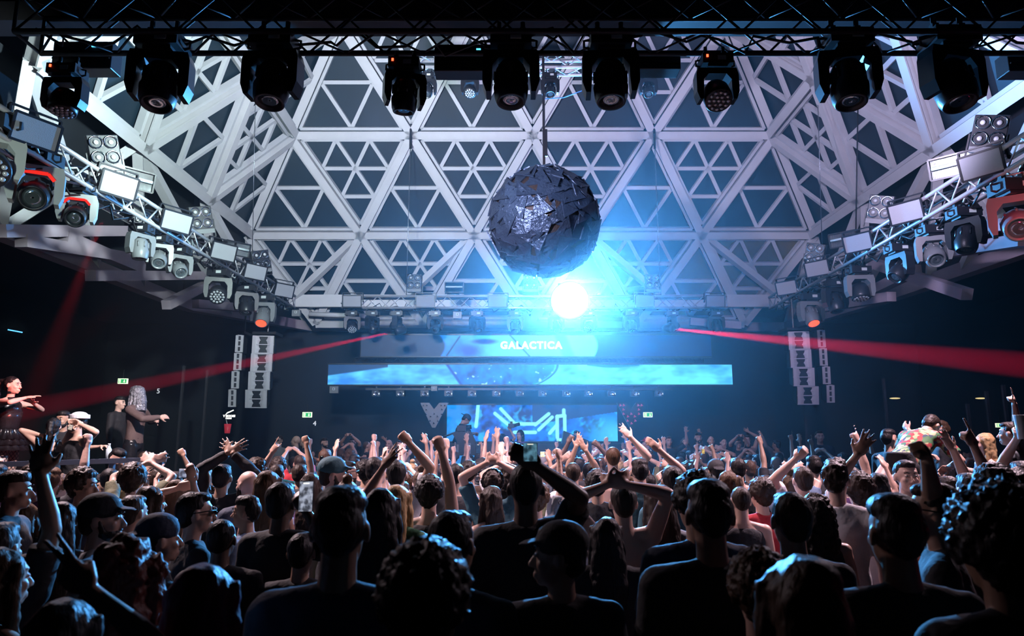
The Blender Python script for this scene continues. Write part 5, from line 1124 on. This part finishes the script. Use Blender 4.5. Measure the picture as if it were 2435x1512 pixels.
H(1083, 978, 24, -75, 'short', 'black', 2, 'tee', 'black', 'cameraman bending over the camera crane, red marks on black tee', zb=.86, D=16.3, L='low', Rr='low', hp=-25, lean=18, hat='backcap', hatc='black')
H(1236, 1022, 20, 150, 'bob', 'black', 1, 'tee', 'purple', 'photographer in headphones in front of the backdrop', zb=.42, D=16.6, Rr='low')
H(1196, 1030, 20, -30, 'pony', 'black', 2, 'tee', 'black', 'photographer lifting a camera high in front of the backdrop', zb=.42, D=16.5, Rr=(1213, 1022, 'grab', .1), fem=1)
q = at_d(1216, 1012, 16.4); r = empty('photo_camera', q); tag(r, 'black camera with flash held high before the backdrop', 'camera'); MB().box((0, 0, 0), (.15, .08, .1)).box((0, 0, .07), (.06, .07, .06)).obj('camera_body', M_HOUS, r, bevel=.008); MB().tube([(.05, 0, 0), (.2, -.02, .04)], .04, 12).obj('lens', M_HGLOSS, r, True)
# ------------------------------------------------------------------ podium people
SIL = mat('silver_sequins', (.40, .41, .46), .30, .85, bump=.8, bscale=90); LEA = mat('black_leather', (.012, .012, .015), .22, bump=.4, bscale=12); MESHF = mat('sheer_black_mesh', (.12, .08, .075), .6, bump=.5, bscale=160)
H(330, 919, 36, -90, 'short', 'dark', 0, 'long', MESHF, 'performer in silver sequin veil, sheer mesh top and shiny black shorts on the podium', zb=.98, D=10.8, hat='veil', hatc=SIL, L=(372, 1000, 'relax', -.15), Rr=(380, 992, 'relax', .15), pants=LEA, shorts=1, voxel=.008)
FN = mat('fishnet_skin', (.42, .26, .21), .5); nt = FN.node_tree; b = nt.nodes['Principled BSDF']; tc_ = nt.nodes.new('ShaderNodeTexCoord'); mxs = []
for ang in (.785, -.785):
    mp = nt.nodes.new('ShaderNodeMapping'); mp.inputs['Rotation'].default_value = (0, ang, .6); wv = nt.nodes.new('ShaderNodeTexWave'); wv.inputs['Scale'].default_value = 9; gt = nt.nodes.new('ShaderNodeMath'); gt.operation = 'GREATER_THAN'; gt.inputs[1].default_value = .86
    nt.links.new(tc_.outputs['Object'], mp.inputs[0]); nt.links.new(mp.outputs[0], wv.inputs[0]); nt.links.new(wv.outputs['Fac'], gt.inputs[0]); mxs.append(gt)
ad = nt.nodes.new('ShaderNodeMath'); ad.operation = 'MAXIMUM'; nt.links.new(mxs[0].outputs[0], ad.inputs[0]); nt.links.new(mxs[1].outputs[0], ad.inputs[1]); mx = nt.nodes.new('ShaderNodeMix'); mx.data_type = 'RGBA'
mx.inputs[6].default_value = (.45, .28, .23, 1); mx.inputs[7].default_value = (.01, .01, .01, 1); nt.links.new(ad.outputs[0], mx.inputs[0]); nt.links.new(mx.outputs[2], b.inputs['Base Color'])
dn = H(34, 893, 40, -90, 'pony', 'black', 0, 'crop', LEA, 'red-lit dancer in black corset, ruffled skirt and fishnets on the podium', zb=1.0, D=9.6, fem=1, L=(78, 958, 'open', -.1), Rr=(60, 946, 'open', .15), pants=FN, voxel=.007)
m = MB()
for j in range(3):
    n = 60; z0, z1, r0, r1 = 1.06 - j * .07, .93 - j * .07, .15 + j * .02, .23 + j * .035; vs = []; fs = []
    for i in range(n):
        a = 2 * pi * i / n; wv_ = .014 * sin(a * 15 + j) 
        for rr_, zz in ((r0, z0), (r1 + wv_ * 1.4, z1), (r1 + wv_ * 1.4 - .006, z1), (r0 - .006, z0)): vs.append((rr_ * cos(a), rr_ * .85 * sin(a), zz + wv_ * .5))
    for i in range(n):
        i2 = (i + 1) % n
        for q in range(3): fs.append((i * 4 + q, i2 * 4 + q, i2 * 4 + q + 1, i * 4 + q + 1))
    m.add(vs, fs)
m.obj('ruffled_skirt', LEA, dn, True)
MB().loft([(0, .004, 1.02, .142, .104), (0, .006, 1.10, .132, .100), (0, .008, 1.20, .150, .118), (0, .010, 1.29, .162, .128)], 24).obj('corset', LEA, dn, True)
MB().lathe([(1.525, .052), (1.555, .050)], 20, (0, -.010, 0), (0, 0, 1), False).obj('choker', LEA, dn, True)
for s in (-1, 1): MB().ell((s * .088, -.0, 1.585), (.006, .006, .022)).obj('earring', M_CHROME, dn, True)
hn = H(131, 992, 28, 20, 'pony', 'black', 1, 'bra', LEA, 'woman with long dark ponytail and strappy harness top seen from behind on the podium', zb=.52, D=8.7, fem=1, Rr=(252, 1062, 'grab', .15, (0, 0, -1)), L=(100, 1035, 'relax', .1))
MB().tube([(.04, -.105, 1.20), (.055, -.10, 1.34), (.07, -.075, 1.45), (.075, 0, 1.475)], .013, 8).tube([(-.04, -.105, 1.20), (-.055, -.10, 1.34), (-.07, -.075, 1.45)], .013, 8).tube([(-.15, -.02, 1.05), (0, -.11, 1.05), (.15, -.02, 1.05)], .012, 8).obj('harness_strap', LEA, hn, True)
H(152, 975, 24, 178, 'fade', 'black', 2, 'tee', 'black', 'man with dark fringe looking down at the camera side of the podium', zb=.52, D=9.5, beard=1)
H(186, 983, 28, 155, 'short', 'dark', 1, 'tank', 'black', 'person in white sailor cap photographing on the podium', zb=.52, D=8.6, hat='sailor', hatc='white', L=(190, 1008, 'grab', .2), Rr=(175, 1018, 'grab', .2))
H(286, 941, 22, -95, 'fade', 'black', 0, 'long', 'black', 'man in black in profile to the right behind the veiled performer', zb=.98, D=12.0)
H(276, 1062, 22, -110, 'fade', 'black', 1, 'tee', 'black', 'person bowing their head behind the railing below the veiled performer', zb=.05, D=8.0, hp=-20)
H(352, 1070, 22, -60, 'buzz', 'dark', 1, 'tee', 'black', 'dim cropped head at the end of the railing', zb=.05, D=9.0)
# held things
def phone(px, py, D, lab, w_=.072, h_=.15, col=(.2, .35, .6), es=.8, roll=0, yaw=0):
    r = empty('mobile_phone', at_d(px, py, D), (0, R(roll), R(yaw))); tag(r, lab, 'phone')
    MB().box((0, 0, 0), (w_, .009, h_)).obj('case', M_HGLOSS, r, bevel=.004)
    m = mat('phone_screen_%d' % px, col, .2, emis=col, es=es); nt = m.node_tree; b = nt.nodes['Principled BSDF']; n = nt.nodes.new('ShaderNodeTexNoise'); n.inputs['Scale'].default_value = 38; tc = nt.nodes.new('ShaderNodeTexCoord'); rp = nt.nodes.new('ShaderNodeValToRGB')
    rp.color_ramp.elements[0].position = .4; rp.color_ramp.elements[0].color = (*[c * .12 for c in col], 1); rp.color_ramp.elements[1].position = .62; rp.color_ramp.elements[1].color = (*col, 1)
    nt.links.new(tc.outputs['Object'], n.inputs[0]); nt.links.new(n.outputs[0], rp.inputs[0]); nt.links.new(rp.outputs[0], b.inputs['Emission Color'])
    MB().box((0, -.0055, 0), (w_ * .92, .002, h_ * .95)).obj('screen', m, r)
    if w_ < h_: MB().box((0, -.007, h_ * .42), (w_ * .4, .002, h_ * .03)).obj('camera_bar', mat('phone_light', (1, 1, 1), .5, emis=(1, .95, .8), es=1.5), r)
phone(728, 1180, 3.42, 'phone showing the stage with yellow dots, held by the man left of centre', .072, .150, (.55, .60, .75), .75, 0)
phone(1261, 1075, 2.95, 'phone held high in the centre, screen showing a blue stage', .062, .066 * 1.2, (.12, .30, .42), .8)
phone(446, 1125, 4.9, 'phone held sideways filming, left of the balding man', .125, .062, (.45, .5, .7), .9)
phone(1902, 1072, 5.6, 'phone with bright blue screen held up at right', .040, .078, (.1, .45, .95), 1.0)
phone(1137, 1067, 8.0, 'dark phone held up left of the braided head', .055, .11, (.02, .06, .12), .4)
phone(1290, 1080, 9.0, 'small bright yellow phone screen right of the tall dark man', .06, .07, (.8, .8, .4), .9)
phone(765, 1092, 6.0, 'dark phone held up above the black cap', .03, .06, (.02, .03, .05), .3)
phone(168, 1016, 8.15, 'pale phone held up by the man in the sailor cap', .05, .06, (.5, .48, .4), .3, 12)
phone(1672, 1073, 9.5, 'small phone with yellow screen right of centre', .04, .07, (.7, .5, .1), .8)
r = empty('water_bottle', at_d(258, 1078, 8.5)); tag(r, 'clear water bottle held over the railing', 'bottle')
MB().lathe([(-.11, .02), (-.11, .032), (.05, .033), (.08, .014), (.10, .014)], 16).obj('bottle', mat('clear_plastic', (.5, .6, .65), .15, .1), r, True); MB().lathe([(.10, .016), (.12, .016)], 12).obj('cap', M_WHS, r, True)
r = empty('plastic_cup', at_d(2428, 1015, 5.2)); tag(r, 'clear plastic cup held up at the right edge', 'cup'); MB().lathe([(-.09, .03), (.09, .045), (.09, .042), (-.08, .028)], 16, cap=False).obj('cup', mat('clear_plastic', (.5, .6, .65), .15, .1), r, True); MB().lathe([(-.089, .0), (-.088, .03)], 16).obj('cup_bottom', mat('clear_plastic', (.5, .6, .65), .15, .1), r, True)
H(2425, 1092, 40, 0, 'short', 'dark', 1, 'tee', 'black', 'person holding a clear cup up at the right edge', L=(2420, 1040, 'grab', .1), D=5.5)
for px, py, D, lb, c in ((210, 1410, 2.35, 'slim raised hand with bracelets in front of the grey tee, lower left', 0),): pass
H(165, 1415, 60, 0, 'long', 'black', 1, 'tank', 'black', 'person low at left lifting a slim hand with bracelets', fem=1, Rr=(212, 1400, 'peace', .1), D=1.75)
H(720, 1262, 60, 0, 'short', 'black', 2, 'tee', 'black', 'dark head low between the filming man and the tall broad man', D=3.6)
# ------------------------------------------------------------------ the rest of the crowd: everyone an object of their own
rr = random.Random(5)
POSES = [('hang', 'hang'), ('hang', 'fist'), ('up', 'hang'), ('bent', 'bent'), ('clap', 'clap'), ('wave', 'hang'), ('hang', 'point'), ('phone', 'phone'), ('up', 'up'), ('hang', 'wave')]
PW = ['arms down', 'right fist up', 'left hand high', 'hands half raised', 'clapping overhead', 'waving the left arm', 'pointing up', 'filming two-handed', 'both arms high', 'waving the right arm']
HK = [('short', 'short'), ('curly', 'curly'), ('long', 'long'), ('buzz', 'cropped'), ('pony', 'ponytailed'), ('fade', 'faded'), ('bob', 'bobbed'), ('wavy', 'wavy'), ('bun', 'bunned')]
HCN = dict(black='black', dark='dark brown', brown='brown', blond='blond', grey='grey', red='auburn')
TN = ['black', 'white', 'grey', 'navy', 'red', 'teal', 'cream', 'green', 'denim', 'brown', 'purple', 'olive']
bodies = {}
def get_body(pi_, sk, fem, tk, tcn):
    kb = (pi_, sk, fem); kt = (pi_, tk, fem)
    if kb not in bodies: bodies[kb] = body_mesh(POSES[pi_], SK[sk], 0, .013, fem, 0, .12)
    if kt not in bodies: bodies[kt] = top_mesh(POSES[pi_], tk, CL['black'], fem, .018)
    return bodies[kb], bodies[kt]
used = set(); n_fill = 0; taken = [(p.x, p.y) for p, k in PEOPLE]
LM = [(0, 'at far left'), (300, 'below the railing'), (560, 'below the left loudspeakers'), (760, 'left of the camera crane'), (960, 'below the camera crane'), (1130, 'before the left backdrop half'), (1300, 'before the right backdrop half'), (1470, 'below the dark V-panel'), (1640, 'right of the DJ booth'), (1830, 'below the right loudspeakers'), (2060, 'below the floral shirt'), (2300, 'at far right')]
spots = []
for gy in range(0, 22):
    Y = 5.2 + gy * .42
    for gx in range(-16, 17): spots.append((gx * .56 + (gy % 2) * .28 + rr.uniform(-.13, .13), Y + rr.uniform(-.12, .12)))
rr.shuffle(spots)
for x, y in spots:
    if n_fill >= 165: break
    D = y * cos(PITCH); px = 1217.5 + F * x / D
    if not -20 < px < 2460: continue
    if x < -3.1 and 6.6 < y < 10.2: continue
    if x < -3.6 and y > 9: continue
    if x > 3.4 and 5.9 < y < 9.9: continue
    if y > 13.8 or (x > 4.8 and y > 12.1): continue
    if any(abs(a - x) < .36 and abs(b - y) < .36 for a, b in taken): continue
    kz = rr.uniform(.90, 1.02); z = 1.765 * kz
    ok = True
    pi_ = rr.choices(range(10), [54, 8, 6, 6, 5, 5, 6, 6, 4, 5])[0]; fem = rr.random() < .35; hk = rr.choice([2, 4, 6, 7, 8, 1]) if fem else rr.choice([0, 0, 5, 5, 3, 1]); hcl = rr.choice(['black', 'black', 'dark', 'dark', 'brown', 'blond' if fem else 'dark', 'grey' if not fem and rr.random() < .3 else 'brown'])
    sk = rr.choice([0, 1, 1, 2, 3]); tk = rr.choice(['tee', 'tee', 'tank']) if fem else 'tee'; tcn = rr.choice(TN[:1] * 6 + TN)
    near = [t for p, t in LM if p <= px][-1] if px >= 0 else LM[0][1]
    row = 'in the near rows' if y < 7.5 else ('in the middle rows' if y < 10.5 else 'in the far rows')
    for _ in range(60):
        lb = '%s %s-haired %s in %s %s, %s' % (HCN[hcl], HK[hk][1], 'woman' if fem else 'man', tcn + ' ' + {'tank': 'top', 'tee': 'tee'}[tk], PW[pi_], near)
        if lb not in used: break
        tcn = rr.choice(TN); pi_ = rr.randrange(10) if _ > 12 else pi_
    if lb in used: continue
    used.add(lb); taken.append((x, y)); b_, t_ = get_body(pi_, min(sk, 3), int(fem), tk, tcn)
    yw = rr.gauss(0, 16) + (-x * 2)
    root = person((x, y, 0), kz, yw, HK[hk][0], hcl, sk, tk, tcn, POSES[pi_], lb, fem=int(fem), bodycache=(b_, None), group=None)
    o = inst('shirt', t_, root); 
    key = (t_.name, tcn)
    if key not in bodies: c_ = t_.copy(); c_.materials[0] = CL[tcn]; bodies[key] = c_
    o.data = bodies[key]; n_fill += 1
print('FILL', n_fill, 'PEOPLE', len(PEOPLE))
bpy.data.scenes.remove(TMP)

r = empty('bench', (3.80, 6.76, .40)); tag(r, 'low black bench under the person in the floral shirt', 'bench'); MB().box((0, 0, .42), (.8, .5, .06)).obj('seat', M_STG, r)
for x_ in (-.35, .35): MB().box((x_, 0, .195), (.05, .45, .39)).obj('leg', M_STG, r)
